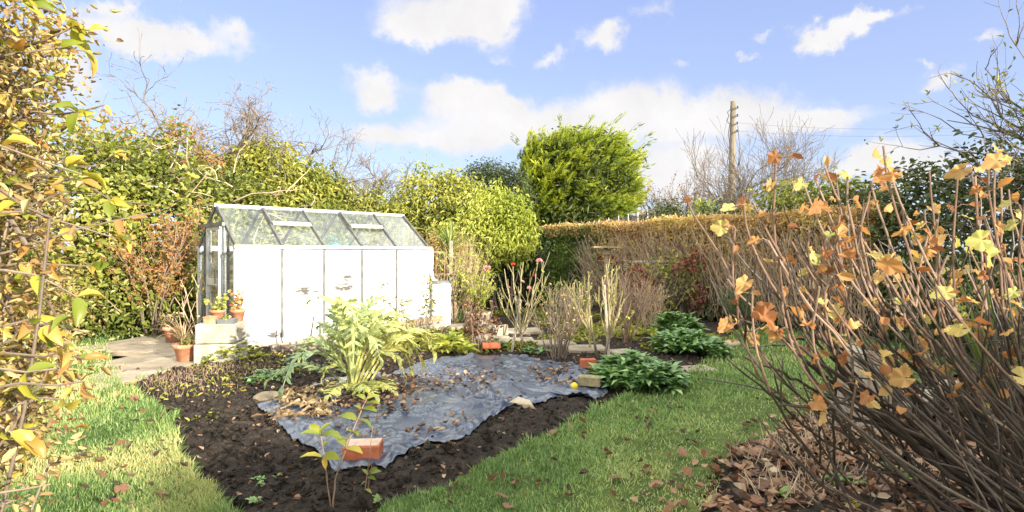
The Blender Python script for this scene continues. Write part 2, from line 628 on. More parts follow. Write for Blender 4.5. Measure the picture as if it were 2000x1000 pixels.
def glass_mat(name, tint=(.93, .96, .97), haze=.12, dirt=(.55, .56, .52)):
    """thin horticultural glass: mostly clear, mirror at grazing angles, a film of dirt"""
    m, nt, o = mat_new(name)
    N, L = nt.nodes.new, nt.links.new
    t = N('ShaderNodeBsdfTransparent'); t.inputs[0].default_value = (*tint, 1)
    g = N('ShaderNodeBsdfGlossy'); g.inputs['Roughness'].default_value = .03
    f = N('ShaderNodeLayerWeight'); f.inputs[0].default_value = .5
    f1 = N('ShaderNodeMath'); f1.operation = 'POWER'; f1.inputs[1].default_value = 5.0
    L(f.outputs['Facing'], f1.inputs[0])
    f2 = N('ShaderNodeMath'); f2.operation = 'MULTIPLY_ADD'; f2.inputs[1].default_value = .93; f2.inputs[2].default_value = .05; f2.use_clamp = True
    L(f1.outputs[0], f2.inputs[0])
    x = N('ShaderNodeMixShader'); L(f2.outputs[0], x.inputs[0]); L(t.outputs[0], x.inputs[1]); L(g.outputs[0], x.inputs[2])
    d = N('ShaderNodeBsdfDiffuse'); d.inputs[0].default_value = (*dirt, 1)
    tc = N('ShaderNodeTexCoord')
    n = N('ShaderNodeTexNoise'); n.inputs['Scale'].default_value = 5; n.inputs['Detail'].default_value = 6
    L(tc.outputs['Object'], n.inputs['Vector'])
    r = N('ShaderNodeMapRange'); r.inputs['From Min'].default_value = .35; r.inputs['From Max'].default_value = .75
    r.inputs['To Min'].default_value = haze * .4; r.inputs['To Max'].default_value = haze * 2
    L(n.outputs[0], r.inputs[0])
    y = N('ShaderNodeMixShader'); L(r.outputs[0], y.inputs[0]); L(x.outputs[0], y.inputs[1]); L(d.outputs[0], y.inputs[2])
    L(y.outputs[0], o.inputs[0])
    return m

M = {}
M['ivy'] = leaf_mat('ivy leaf', [(.035, .055, .012), (.12, .15, .025), (.28, .29, .05), (.50, .45, .12)], .35, .42, .5)
M['laurel'] = leaf_mat('laurel leaf', [(.035, .055, .014), (.11, .14, .026), (.25, .26, .055), (.42, .39, .12)], .3, .38, .5)
M['olive'] = leaf_mat('olive leaf', [(.09, .12, .02), (.20, .22, .045), (.35, .35, .07), (.46, .42, .12)], .3, .5)
M['bay'] = leaf_mat('pale bay leaf', [(.13, .18, .02), (.28, .33, .045), (.44, .47, .10), (.56, .56, .17)], .3, .5)
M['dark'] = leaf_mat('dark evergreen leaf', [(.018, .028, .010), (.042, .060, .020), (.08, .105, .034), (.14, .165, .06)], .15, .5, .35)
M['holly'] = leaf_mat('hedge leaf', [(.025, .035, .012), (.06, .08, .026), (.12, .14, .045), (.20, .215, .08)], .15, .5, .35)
M['yew'] = leaf_mat('yew leaf', [(.04, .075, .02), (.10, .165, .035), (.18, .26, .055), (.27, .33, .08)], .2, .55)
M['leyland'] = leaf_mat('leyland spray', [(.04, .075, .012), (.13, .19, .02), (.30, .37, .04), (.52, .54, .075)], .4, .55)
M['tan'] = leaf_mat('tan hedge leaf', [(.24, .14, .07), (.44, .28, .13), (.60, .42, .17), (.54, .46, .16)], .3, .6)
M['golden'] = leaf_mat('yellowing privet leaf', [(.10, .15, .02), (.25, .28, .03), (.42, .37, .05), (.50, .33, .08), (.38, .15, .05)], .4, .42, .5)
M['beige'] = leaf_mat('dry beige leaf', [(.13, .08, .035), (.28, .19, .08), (.46, .35, .17), (.50, .45, .18)], .35, .6)
M['autumn'] = leaf_mat('autumn currant leaf', [(.22, .09, .04), (.38, .17, .065), (.48, .27, .10), (.54, .36, .15), (.52, .42, .16), (.38, .40, .12)], .45, .6, .25, (1.1, .95, .7))
M['bronze'] = leaf_mat('bronze leaf', [(.22, .09, .03), (.34, .16, .06), (.42, .24, .10), (.30, .26, .08)], .35, .6)
M['red'] = leaf_mat('red vine leaf', [(.15, .035, .03), (.24, .055, .05), (.30, .11, .08), (.22, .20, .07)], .3, .5)
M['litter'] = leaf_mat('dead leaf', [(.035, .024, .018), (.09, .05, .032), (.18, .085, .045), (.29, .165, .095), (.40, .32, .22)], .1, .6)
M['grass'] = leaf_mat('grass blade', [(.055, .10, .030), (.13, .225, .065), (.225, .34, .11), (.35, .42, .15), (.56, .51, .24)], .35, .5, .35, (1.1, 1.1, .7))
M['cardoon'] = leaf_mat('cardoon leaf', [(.17, .25, .14), (.29, .36, .18), (.44, .48, .19), (.60, .58, .20)], .3, .5)
M['strap'] = leaf_mat('strap leaf', [(.06, .12, .03), (.12, .20, .05), (.22, .28, .08), (.38, .36, .14)], .25, .45)
M['bergenia'] = leaf_mat('glossy clump leaf', [(.045, .11, .04), (.10, .20, .06), (.17, .30, .09), (.28, .40, .14)], .25, .35, .5)
M['lime'] = leaf_mat('lime leaf', [(.14, .18, .03), (.26, .30, .05), (.40, .42, .08), (.50, .48, .16)], .35, .5)
M['rosemary'] = leaf_mat('rosemary leaf', [(.05, .12, .05), (.09, .19, .075), (.15, .27, .11), (.21, .34, .14)], .15, .5)
M['dryplant'] = leaf_mat('dried plant', [(.14, .09, .05), (.26, .18, .10), (.38, .29, .17), (.48, .40, .24)], .2, .7)
M['petal_red'] = leaf_mat('red petal', [(.6, .05, .03), (.7, .12, .06)], .3, .5)
M['petal_pink'] = leaf_mat('pink petal', [(.6, .25, .28), (.7, .42, .42)], .3, .5)
M['twig'] = surf_mat('twig bark', [(.07, .05, .04), (.16, .12, .09), (.24, .19, .15)], 14, .8, bump=.3, bscale=60, rndmix=.5)
M['cane'] = surf_mat('currant cane bark', [(.022, .016, .013), (.070, .052, .041), (.17, .132, .105)], 14, .5, bump=.6, bscale=120, rndmix=.6, dist=.004)
M['redcane'] = surf_mat('reddish shoot', [(.11, .062, .045), (.21, .13, .092), (.35, .25, .19)], 20, .55, bump=.3, bscale=90, rndmix=.6, dist=.003)
M['rosecane'] = surf_mat('green rose cane', [(.13, .11, .05), (.25, .21, .10), (.36, .30, .18)], 10, .55, bump=.2, rndmix=.6)
M['palecane'] = surf_mat('pale dry cane', [(.26, .18, .12), (.40, .29, .20), (.52, .42, .30)], 10, .7, bump=.2, rndmix=.6)
M['bark'] = surf_mat('bark', [(.06, .045, .035), (.14, .11, .085), (.24, .2, .16)], 9, .9, bump=.8, bscale=30, stretch=(1, 1, .25))
M['alu'] = surf_mat('weathered aluminium', [(.36, .36, .37), (.48, .48, .48), (.58, .58, .57)], 7, .42, metal=.5, bump=.1)
M['alu_dark'] = surf_mat('dull aluminium bar', [(.07, .07, .075), (.12, .12, .12), (.18, .175, .17)], 9, .5, metal=.3, bump=.1)
M['whiteplastic'] = surf_mat('white plastic', [(.70, .70, .68), (.78, .78, .76), (.82, .82, .8)], 3, .4, bump=.05)
M['terracotta'] = surf_mat('terracotta', [(.36, .14, .07), (.46, .20, .11), (.55, .30, .19)], 9, .8, bump=.3, rrange=(.7, .9))
M['brick'] = surf_mat('red brick', [(.27, .065, .03), (.36, .10, .045), (.42, .15, .08)], 14, .85, bump=.6, bscale=70, dist=.006)
M['brick_top'] = surf_mat('worn brick face with mortar', [(.38, .24, .18), (.48, .36, .28), (.32, .17, .11)], 18, .9, bump=.7, bscale=60, dist=.008)
M['mossbrick'] = surf_mat('mossy brick', [(.12, .11, .05), (.22, .19, .10), (.30, .24, .16)], 12, .95, bump=.8, bscale=50, dist=.008)
M['stone'] = surf_mat('sandstone', [(.24, .19, .13), (.36, .30, .21), (.46, .40, .30)], 5, .9, bump=.5, bscale=35, dist=.008)
M['cobble'] = surf_mat('brown cobble', [(.13, .10, .07), (.20, .16, .11), (.27, .22, .16)], 6, .7, bump=.2, bscale=30)
M['paving'] = surf_mat('old paving stone', [(.15, .12, .085), (.27, .22, .16), (.38, .32, .24)], 3.2, .9, bump=.5, bscale=28, dist=.008, detail=8)
M['concrete'] = surf_mat('old concrete', [(.20, .17, .12), (.34, .31, .25), (.42, .39, .33)], 4, .95, bump=.7, bscale=40, dist=.01)
M['timber'] = surf_mat('weathered timber', [(.12, .085, .055), (.26, .19, .12), (.38, .30, .20)], 5, .85, bump=.5, bscale=30, stretch=(1, 6, 6), dist=.006)
M['greytimber'] = surf_mat('grey timber', [(.16, .13, .10), (.28, .24, .19), (.40, .35, .28)], 6, .9, bump=.6, bscale=30, stretch=(6, 6, .7), dist=.008)
M['darktimber'] = surf_mat('dark boards', [(.02, .016, .014), (.04, .03, .026), (.06, .045, .04)], 6, .9, bump=.4)
M['pole'] = surf_mat('pole timber', [(.09, .075, .055), (.155, .128, .092), (.22, .185, .135)], 4, .9, bump=.4, stretch=(4, 4, .3))
M['black'] = surf_mat('black iron', [(.012, .012, .014), (.03, .03, .03)], 5, .6, bump=.1)
M['yellow'] = surf_mat('yellow ball', [(.60, .40, .02), (.72, .52, .03)], 6, .5, bump=.3, bscale=150, dist=.002)
M['lime_ball'] = surf_mat('yellow green felt', [(.62, .58, .06), (.72, .68, .08)], 6, .9, bump=.6, bscale=200, dist=.002)
M['grey_tray'] = surf_mat('grey plastic tray', [(.10, .11, .12), (.16, .17, .18)], 5, .6, bump=.1)
M['teal'] = surf_mat('teal plastic', [(.03, .22, .22), (.05, .28, .27)], 4, .4, bump=.05)
M['wall'] = surf_mat('pale render', [(.42, .38, .33), (.52, .48, .42)], 5, .9)
M['roof'] = surf_mat('brown roof tile', [(.12, .07, .05), (.20, .12, .09)], 6, .9)
M['glass'] = glass_mat('greenhouse glass', (.95, .975, .985), .035)
M['glass_end'] = glass_mat('gable glass', haze=.05)
M['window'] = surf_mat('window glass', [(.02, .025, .03), (.03, .035, .04)], 2, .05, bump=0)

def whitewash():
    """glass painted white from outside, scuffed and rubbed thin in patches"""
    m, nt, o = mat_new('whitewashed glass')
    N, L = nt.nodes.new, nt.links.new
    tc = N('ShaderNodeTexCoord')
    sp = N('ShaderNodeSeparateXYZ'); L(tc.outputs['Object'], sp.inputs[0])
    def noise(sx, sz, det=6, ro=.6, off=0):
        mp = N('ShaderNodeMapping'); mp.inputs['Scale'].default_value = (sx, 1, sz); mp.inputs['Location'].default_value = (off, 0, off)
        L(tc.outputs['Object'], mp.inputs[0])
        n = N('ShaderNodeTexNoise'); n.inputs['Scale'].default_value = 1; n.inputs['Detail'].default_value = det; n.inputs['Roughness'].default_value = ro
        L(mp.outputs[0], n.inputs['Vector'])
        return n.outputs[0]
    def m_(op, a, b=0.0, clamp=False):
        q = N('ShaderNodeMath'); q.operation = op; q.use_clamp = clamp
        for i, v in enumerate((a, b)):
            if isinstance(v, (int, float)): q.inputs[i].default_value = v
            else: L(v, q.inputs[i])
        return q.outputs[0]
    streak = noise(7, 26, 6, .65)
    # where the scuffs lie on the wall: x along the wall, z above its foot, half width, half height, strength
    spots = [(.98, .66, .26, .07, 1.5), (1.56, .69, .16, .06, 1.9), (1.62, .83, .09, .05, 1.6), (.12, .08, .12, .09, 1.2), (.48, .07, .15, .06, 1.2), (.80, .05, .16, .05, 1.0), (.28, .20, .20, .03, .6),
             (3.0, .13, .13, .16, 1.0), (2.92, .32, .05, .16, .6), (1.25, .08, .12, .08, .7), (.22, .76, .10, .05, .7), (.1, .62, .12, .06, .45),
             (2.2, .1, .2, .1, .6), (3.05, .95, .03, .2, .7), (2.5, .62, .1, .03, .35)]
    tot = None
    for (x, z, rx, rz, st) in spots:
        a = m_('DIVIDE', m_('SUBTRACT', sp.outputs[0], x), rx)
        b = m_('DIVIDE', m_('SUBTRACT', sp.outputs[2], z), rz)
        g = m_('MULTIPLY', m_('EXPONENT', m_('MULTIPLY', m_('ADD', m_('MULTIPLY', a, a), m_('MULTIPLY', b, b)), -1.0)), st)
        tot = g if tot is None else m_('ADD', tot, g)
    thin = m_('MULTIPLY', tot, m_('MULTIPLY', m_('SUBTRACT', streak, .41), 11.0, True), True)
    wash = N('ShaderNodeBsdfPrincipled')
    cl = ramp(nt, [(.62, .62, .61), (.72, .72, .71), (.78, .78, .77)], noise(2.2, 1.4, 6))
    L(cl, wash.inputs['Base Color']); wash.inputs['Roughness'].default_value = .45
    bare = N('ShaderNodeBsdfPrincipled'); bare.inputs['Base Color'].default_value = (.10, .095, .09, 1); bare.inputs['Roughness'].default_value = .25
    x = N('ShaderNodeMixShader'); L(thin, x.inputs[0]); L(wash.outputs[0], x.inputs[1]); L(bare.outputs[0], x.inputs[2])
    tr = N('ShaderNodeBsdfTranslucent'); tr.inputs[0].default_value = (.7, .7, .68, 1)
    y = N('ShaderNodeMixShader'); y.inputs[0].default_value = .12
    L(x.outputs[0], y.inputs[1]); L(tr.outputs[0], y.inputs[2])
    L(y.outputs[0], o.inputs[0])
    return m
M['whitewash'] = whitewash()

def ground_mat(name, cols, sc=7.0, bump=.9, bsc=60, dist=.02, rough=.95):
    return surf_mat(name, cols, sc, rough, bump=bump, bscale=bsc, dist=dist, detail=9, spec=.2)
M['soil'] = ground_mat('garden soil', [(.013, .010, .008), (.030, .023, .018), (.060, .047, .037)], 9, 1.0, 55, .03)
M['turf'] = ground_mat('turf base', [(.03, .05, .012), (.06, .09, .02), (.11, .13, .035)], 5)
M['far'] = ground_mat('field', [(.04, .06, .015), (.08, .10, .03), (.12, .13, .05)], .6)

def tarp_mat():
    m, nt, o = mat_new('blue black sheet')
    N, L = nt.nodes.new, nt.links.new
    tc = N('ShaderNodeTexCoord')
    n = N('ShaderNodeTexNoise'); n.inputs['Scale'].default_value = 4; n.inputs['Detail'].default_value = 8
    L(tc.outputs['Object'], n.inputs['Vector'])
    mr = N('ShaderNodeMapRange'); mr.inputs['From Min'].default_value = .45; mr.inputs['From Max'].default_value = .75; L(n.outputs[0], mr.inputs[0])
    c = ramp(nt, [(.048, .060, .094), (.062, .075, .108), (.18, .165, .145)], mr.outputs[0])
    p = N('ShaderNodeBsdfPrincipled')
    L(c, p.inputs['Base Color'])
    rr = N('ShaderNodeMapRange'); rr.inputs['To Min'].default_value = .12; rr.inputs['To Max'].default_value = .48; L(n.outputs[0], rr.inputs[0]); L(rr.outputs[0], p.inputs['Roughness'])
    p.inputs['Specular IOR Level'].default_value = .6
    b = N('ShaderNodeTexNoise'); b.inputs['Scale'].default_value = 22; b.inputs['Detail'].default_value = 5; b.inputs['Distortion'].default_value = .8
    L(tc.outputs['Object'], b.inputs['Vector'])
    bp = N('ShaderNodeBump'); bp.inputs['Strength'].default_value = .05; bp.inputs['Distance'].default_value = .012
    L(b.outputs[0], bp.inputs['Height']); L(bp.outputs[0], p.inputs['Normal'])
    L(p.outputs[0], o.inputs[0])
    return m
M['tarp'] = tarp_mat()
# ------------------------------------------------------------------ the ground
def gpoly(pts, z=0.0):
    return np.array([G(x, y, z)[:2] for x, y in pts])

BED = gpoly([(225, 750), (262, 768), (325, 815), (345, 880), (395, 950), (440, 1010), (520, 1090), (700, 1060), (760, 1000), (900, 938), (1000, 880),
             (1100, 838), (1220, 775), (1340, 735), (1392, 700), (1425, 668), (1450, 640), (1560, 618), (1600, 600), (1300, 592), (1150, 594), (1000, 598),
             (880, 630), (460, 668), (375, 712)])
LITTER = gpoly([(1300, 1080), (1345, 985), (1385, 905), (1440, 872), (1520, 840), (1600, 790), (1680, 770), (1800, 740), (2000, 705), (2400, 690), (2600, 1100), (1900, 1400)])
PAVE = gpoly([(205, 672), (232, 752), (378, 713), (480, 700), (470, 640), (350, 630), (300, 640)])
TARP_PX = [(500, 788), (520, 800), (545, 830), (572, 852), (610, 868), (655, 912), (700, 905), (752, 906), (800, 878), (848, 860), (905, 856), (950, 815), (985, 800),
           (1045, 786), (1115, 768), (1165, 772), (1186, 758), (1160, 728), (1120, 708), (1062, 700), (1000, 690), (950, 690), (880, 694), (830, 702), (800, 716), (760, 728), (700, 730), (600, 752), (560, 770)]

def soil_z(x, y):
    x = np.asarray(x, float); y = np.asarray(y, float)
    p = np.stack([x, y, np.zeros_like(x)], -1)
    d = np.minimum(poly_dist(x, y, BED), .25) / .25
    return -.035 + .05 * d + .018 * fbm(p * 2.2, 3) + .010 * np.abs(fbm(p * 9, 4)) * d * 2 + .012 * fbm(p * 24, 3)

def grid(x0, x1, y0, y1, st, keep, zf, name, mat, smooth=True):
    xs, ys = np.arange(x0, x1, st), np.arange(y0, y1, st)
    X, Y = np.meshgrid(xs, ys)
    Z = zf(X, Y)
    ny, nx = X.shape
    i = np.arange(ny - 1)[:, None] * nx + np.arange(nx - 1)[None]
    f = np.stack([i, i + 1, i + nx + 1, i + nx], -1).reshape(-1, 4)
    cx, cy = X[:-1, :-1].ravel() + st / 2, Y[:-1, :-1].ravel() + st / 2
    f = f[keep(cx, cy)]
    v = np.stack([X, Y, Z], -1).reshape(-1, 3)
    u, inv = np.unique(f, return_inverse=True)
    mb = MB(); mb.add(v[u], inv.reshape(f.shape))
    return mb.build(name, mat, None, smooth)

def lawn_z(x, y):
    p = np.stack([np.asarray(x, float), np.asarray(y, float), np.zeros_like(np.asarray(x, float))], -1)
    return .012 * fbm(p * 1.1, 3)

mb = MB()
q = 900.0
mb.add([[-q, -q, -.12], [q, -q, -.12], [q, q, -.12], [-q, q, -.12]], np.array([[0, 1, 2, 3]]))
tag(mb.build('ground', M['far']), kind='structure')

def lawn_keep(x, y):
    return ~(in_poly(x, y, BED) & (poly_dist(x, y, BED) > .05)) & ~(in_poly(x, y, LITTER) & (poly_dist(x, y, LITTER) > .05)) & ~(in_poly(x, y, PAVE) & (poly_dist(x, y, PAVE) > .03))
tag(grid(-11, 9, -1.0, 19, .06, lawn_keep, lawn_z, 'lawn', M['turf']), kind='structure')
tag(grid(BED[:, 0].min() - .1, BED[:, 0].max() + .1, BED[:, 1].min() - .1, BED[:, 1].max() + .1, .022, lambda x, y: in_poly(x, y, BED), soil_z, 'soil_bed', M['soil'], False), kind='structure')

def litter_z(x, y):
    p = np.stack([x, y, x * 0], -1)
    d = np.minimum(poly_dist(x, y, LITTER), .3) / .3
    return -.03 + .06 * d + .03 * fbm(p * 2.5, 4)
tag(grid(LITTER[:, 0].min(), 6.5, 1.0, LITTER[:, 1].max() + .1, .03, lambda x, y: in_poly(x, y, LITTER), litter_z, 'border_soil', M['soil'], False), kind='structure')

# clods on the dug soil
mb = MB()
n = 11000
x = R.uniform(BED[:, 0].min(), BED[:, 0].max(), n * 3); y = R.uniform(BED[:, 1].min(), 7.2, n * 3)
k = in_poly(x, y, BED) & ~in_poly(x, y, gpoly(TARP_PX, .05)) & (poly_dist(x, y, BED) > .03) & (R.random(n * 3) < np.minimum(1, (3.4 / y) ** 1.5))
x, y = x[k][:n], y[k][:n]
ico = nrm(np.array([[0, 1, 1.618], [0, -1, 1.618], [0, 1, -1.618], [0, -1, -1.618], [1, 1.618, 0], [-1, 1.618, 0], [1, -1.618, 0], [-1, -1.618, 0], [1.618, 0, 1], [-1.618, 0, 1], [1.618, 0, -1], [-1.618, 0, -1]]))
icf = np.array([[0, 1, 8], [0, 9, 1], [0, 8, 4], [0, 5, 9], [0, 4, 5], [1, 6, 8], [1, 9, 7], [1, 7, 6], [2, 10, 3], [2, 3, 11], [2, 4, 10], [2, 11, 5], [2, 5, 4], [3, 10, 6], [3, 6, 7], [3, 7, 11], [4, 8, 10], [6, 10, 8], [5, 11, 9], [7, 9, 11]])
n = len(x)
r = R.gamma(1.6, .005, n) + .003
v = ico[None] * r[:, None, None] * (1 + .35 * R.normal(size=(n, 12, 1))) * R.uniform(.7, 1.3, (n, 1, 3))
v = v + np.stack([x, y, soil_z(x, y) + r * .35], -1)[:, None]
mb.add(v.reshape(-1, 3), (icf[None] + (np.arange(n) * 12)[:, None, None]).reshape(-1, 3))
tag(mb.build('soil_clods', M['soil']), kind='stuff', label='dark crumbs of dug soil over the flower bed', cat='soil')

# paving slabs left of the greenhouse
mb = MB()
a0, a1 = G(232, 752)[:2], G(205, 672)[:2]
ex = nrm(G(378, 713)[:2] - a0); ey = np.array([-ex[1], ex[0]])
rows = [0, .62, 1.15, 1.8, 2.4, 3.0, 3.6, 4.2]
rng = np.random.default_rng(3)
for i in range(-1, len(rows) - 2):
    u = -1.0 + rng.uniform(0, .4)
    v0, v1 = (rows[i] if i >= 0 else -.3), rows[i + 1]
    while u < 2.6:
        w = rng.uniform(.55, .95)
        c = a0 + ex * (u + w / 2) + ey * ((v0 + v1) / 2)
        if in_poly(c[0], c[1], PAVE) or poly_dist(c[0], c[1], PAVE) < .12:
            mb.box((c[0], c[1], -.02 + rng.uniform(-.004, .004)), (w - .018, v1 - v0 - .018, .07), np.array([[ex[0], ey[0], 0], [ex[1], ey[1], 0], [0, 0, 1]]), rng.random(), 0, .008)
        u += w
tag(mb.build('paving', M['paving']), kind='structure')
# stepping slabs between the sheet and the roses
mb = MB()
for (px, py, w, l, rz) in [(1010, 668, .5, .42, .1), (1082, 674, .55, .42, .2), (1146, 686, .5, .42, .05), (960, 660, .5, .4, .2), (1215, 694, .3, .3, .3), (1355, 717, .45, .3, .2), (1020, 650, .6, .45, .2), (920, 640, .8, .5, .3)]:
    c = G(px, py, .02)
    ca, sa = math.cos(rz), math.sin(rz)
    mb.box((c[0], c[1], soil_z(c[0], c[1]) + .02), (w, l, .06), np.array([[ca, -sa, 0], [sa, ca, 0], [0, 0, 1]]), .5, 0, .012)
tag(mb.build('stepping_stone_path', M['paving']), kind='structure')

# ---- grass
def grass(n, ymin, ymax, xmin, xmax, dens_p, name, label, length=.038, width=.0046):
    d = (R.random(n) * (ymax ** (1 - dens_p) - ymin ** (1 - dens_p)) + ymin ** (1 - dens_p)) ** (1 / (1 - dens_p))
    x = R.uniform(xmin, xmax, n) * d
    y = d
    p = np.stack([x, y, x * 0], -1)
    db = poly_dist(x, y, BED); dl = poly_dist(x, y, LITTER); dp = poly_dist(x, y, PAVE)
    jit = .07 * vnoise(p * 6) + .04 * vnoise(p * 19)
    bad = (in_poly(x, y, BED) & (db > .03 + jit)) | (in_poly(x, y, PAVE) & (dp > .02)) | (in_poly(x, y, LITTER) & (dl > .05 + jit * 2))
    thin = vnoise(p * 2.3 + 9) + .5 * vnoise(p * 7)
    bare = np.clip(1 - dl / .7, 0, 1)
    bad |= (bare > .35 + .5 * thin) & (R.random(n) < .75) & (x > 0)
    x, y, p, db, dl, bare = (a[~bad] for a in (x, y, p, db, dl, bare))
    n = len(x)
    sc = np.maximum(1, y / 3.4)
    tuft = .5 + .5 * vnoise(p * 5)
    L_ = length * R.uniform(.55, 1.35, n) * (.75 + .6 * tuft) * (1 + .45 * (db < .08)) * np.sqrt(sc) * (1 - .45 * np.clip(bare, 0, 1))
    a = R.uniform(0, 2 * math.pi, n)
    lean = R.uniform(.15, .95, n)
    D = nrm(np.stack([np.cos(a) * lean, np.sin(a) * lean, np.ones(n)], -1))
    Nn = nrm(np.stack([np.cos(a), np.sin(a), -lean], -1) + .5 * R.normal(size=(n, 3)))
    rn = .45 + .20 * fbm(p * 1.3, 4) + .17 * R.normal(size=n) + .30 * bare + .52 * (x < -1.5) * (.5 + vnoise(p * 1.7)) + (R.random(n) < .05) * .4
    mb = MB()
    stamp(mb, T_BLADE, np.stack([x, y, lawn_z(x, y) - .006], -1), D, Nn, L_, width * sc * R.uniform(.7, 1.3, n), L_ * R.uniform(-.2, 1.0, n), np.clip(rn, 0, 1))
    tag(mb.build(name, M['grass']), label, 'grass', kind='stuff')
grass(330000, 2.3, 16.0, -1.02, 1.0, 2.1, 'grass', 'short green lawn grass with paler mossy patches')

# ---- the blue-black sheet
def tarp():
    out = gpoly(TARP_PX, .05)
    c = G(840, 775, .05)[:2]
    ang = np.arctan2(out[:, 1] - c[1], out[:, 0] - c[0])
    # resample the outline finely
    seg = []
    for i in range(len(out)):
        a, b = out[i], out[(i + 1) % len(out)]
        m = max(2, int(np.linalg.norm(b - a) / .02))
        seg.append(a + (b - a) * np.linspace(0, 1, m, endpoint=False)[:, None])
    o = np.concatenate(seg)
    o = o + .006 * np.stack([vnoise(np.stack([o[:, 0] * 7, o[:, 1] * 7, o[:, 0] * 0 + k * 5], -1)) for k in (0, 1)], -1)
    n, K = len(o), 130
    t = np.linspace(0, 1, K) ** .8
    X = c[0] + (o[None, :, 0] - c[0]) * t[:, None]
    Y = c[1] + (o[None, :, 1] - c[1]) * t[:, None]
    p = np.stack([X, Y, X * 0], -1)
    w = p + .16 * np.stack([vnoise(p * 2.6 + 3), vnoise(p * 2.6 + 31), X * 0], -1)
    def rid(q, pw=1.5):
        return (1 - np.abs(vnoise(q))) ** pw
    r1 = rid(np.stack([w[..., 0] * 1.5 + w[..., 1] * 1.3, (w[..., 1] - w[..., 0]) * 3.6, X * 0], -1), 3.0)
    r2 = rid(np.stack([w[..., 0] * 5.5 - w[..., 1] * 3, w[..., 1] * 3.4 + w[..., 0] * 1.5, X * 0 + 7], -1), 2.5)
    r3 = rid(np.stack([w[..., 0] * 2.5, w[..., 1] * 9, X * 0 + 3], -1), 2)
    edge = np.clip(1 - (1 - t) / .14, 0, 1)[:, None] ** 2
    r4 = rid(np.stack([w[..., 0] * 2.2 + w[..., 1] * 3.5, w[..., 0] * 4 - w[..., 1] * 1.5, X * 0 + 5], -1), 5)
    r5 = rid(np.stack([w[..., 0] * 10 - w[..., 1] * 8, w[..., 1] * 8 + w[..., 0] * 3, X * 0 + 9], -1), 6)
    amp = np.clip(.55 + 1.1 * vnoise(p * 1.15 + 40), .18, 1.5)
    Z = .03 + amp * (.055 * r1 + .024 * r2 + .044 * r4) + .05 * fbm(p * 1.1, 2)
    zb = soil_z(X, Y)
    hem = .008 + .05 * np.clip(vnoise(np.stack([X * 6, Y * 6, X * 0 + 2], -1)) - .05, 0, 1)
    Z = np.maximum(zb + .02, Z * (1 - edge) + (zb + hem) * edge)
    v = np.stack([X, Y, Z], -1).reshape(-1, 3)
    i = np.arange(K - 1)[:, None] * n
    j = np.arange(n)[None]
    f = np.stack([i + j, i + n + j, i + n + (j + 1) % n, i + (j + 1) % n], -1).reshape(-1, 4)
    mb = MB(); mb.add(v, f[:, ::-1])
    ob = mb.build('plastic_sheet', M['tarp'], None, True)
    # make sure it faces up
    if sum(pl.normal.z for pl in list(ob.data.polygons)[:4000:40]) < 0:
        ob.data.flip_normals()
    tag(ob, 'crumpled blue-black plastic sheet pinned over the dug flower bed', 'plastic sheet')
    from mathutils.bvhtree import BVHTree
    bv = BVHTree.FromPolygons([tuple(q) for q in v], [tuple(q) for q in f])
    def z(x, y):
        h = bv.ray_cast(Vector((x, y, 2)), Vector((0, 0, -1)))
        return h[0].z if h[0] is not None else None
    return z
sheet_z = tarp()

def surf_z(x, y):
    z = sheet_z(x, y)
    if z is not None:
        return z
    if in_poly(x, y, BED):
        return float(soil_z(x, y))
    if in_poly(x, y, LITTER):
        return float(litter_z(np.array(x), np.array(y)))
    return float(lawn_z(np.array(x), np.array(y)))

def litter(pts, L, name, label, T=T_CURL, mat='litter', rn=(0, 1), lift=.008):
    n = len(pts)
    a = R.uniform(0, 2 * math.pi, n)
    D = np.stack([np.cos(a), np.sin(a), R.normal(size=n) * .25], -1)
    Nn = nrm(np.stack([R.normal(size=n) * .35, R.normal(size=n) * .35, np.ones(n)], -1))
    s = L * R.uniform(.5, 1.4, n)
    mb = MB()
    stamp(mb, T, pts + np.array([0, 0, lift]), D, Nn, s, s * R.uniform(.5, .9, n), s * R.uniform(.3, 1.2, n), R.uniform(rn[0], rn[1], n))
    return tag(mb.build(name, M[mat]), label, 'leaf litter', kind='stuff')

def scatter(pxs, sx, sy, n, z=None):
    """points on the ground in soft patches measured on the photograph"""
    r = []
    for (px, py), m in zip(pxs, n):
        c = G(px, py, 0)
        sxx = sx * c[1] / FPX
        for _ in range(m):
            x = c[0] + R.normal() * sxx; y = c[1] + R.normal() * sy * c[1] * c[1] / (CAM_H * FPX)
            r.append((x, y, surf_z(x, y)))
    return np.array(r)

# leaf litter: on the sheet, round the cardoon, over the soil
pt = scatter([(600, 790), (640, 770), (720, 790), (770, 780), (800, 755), (860, 765), (900, 745), (740, 760), (760, 810), (620, 820), (960, 745), (1060, 735), (1090, 750), (1000, 790), (700, 850), (820, 850), (900, 835), (560, 830), (1090, 730), (950, 705), (930, 760), (680, 800)],
             26, 9, [50, 60, 80, 110, 100, 40, 50, 110, 40, 26, 20, 30, 50, 10, 16, 14, 10, 8, 45, 16, 30, 40])
litter(pt, .046, 'leaf_litter', 'dead brown leaves and debris lying on the blue sheet', rn=(0, .95))
x = R.uniform(-3.4, 2.8, 2600); y = R.uniform(2.7, 9, 2600)
k = in_poly(x, y, BED) & (poly_dist(x, y, BED) > .02)
pt = np.array([(a, b, soil_z(a, b)) for a, b in zip(x[k], y[k]) if sheet_z(a, b) is None])
litter(pt, .034, 'leaf_scraps', 'scraps of dead leaf and pale chips over the dark soil', rn=(0, 1))
x = R.uniform(0.6, 5.0, 7000); y = 1.6 + 4.2 * R.random(7000) ** 1.5
k = in_poly(x, y, LITTER) | ((poly_dist(x, y, LITTER) < .22) & (R.random(7000) < .22))
pt = np.array([(a, b, surf_z(a, b) + .02 * R.random()) for a, b in zip(x[k], y[k])])
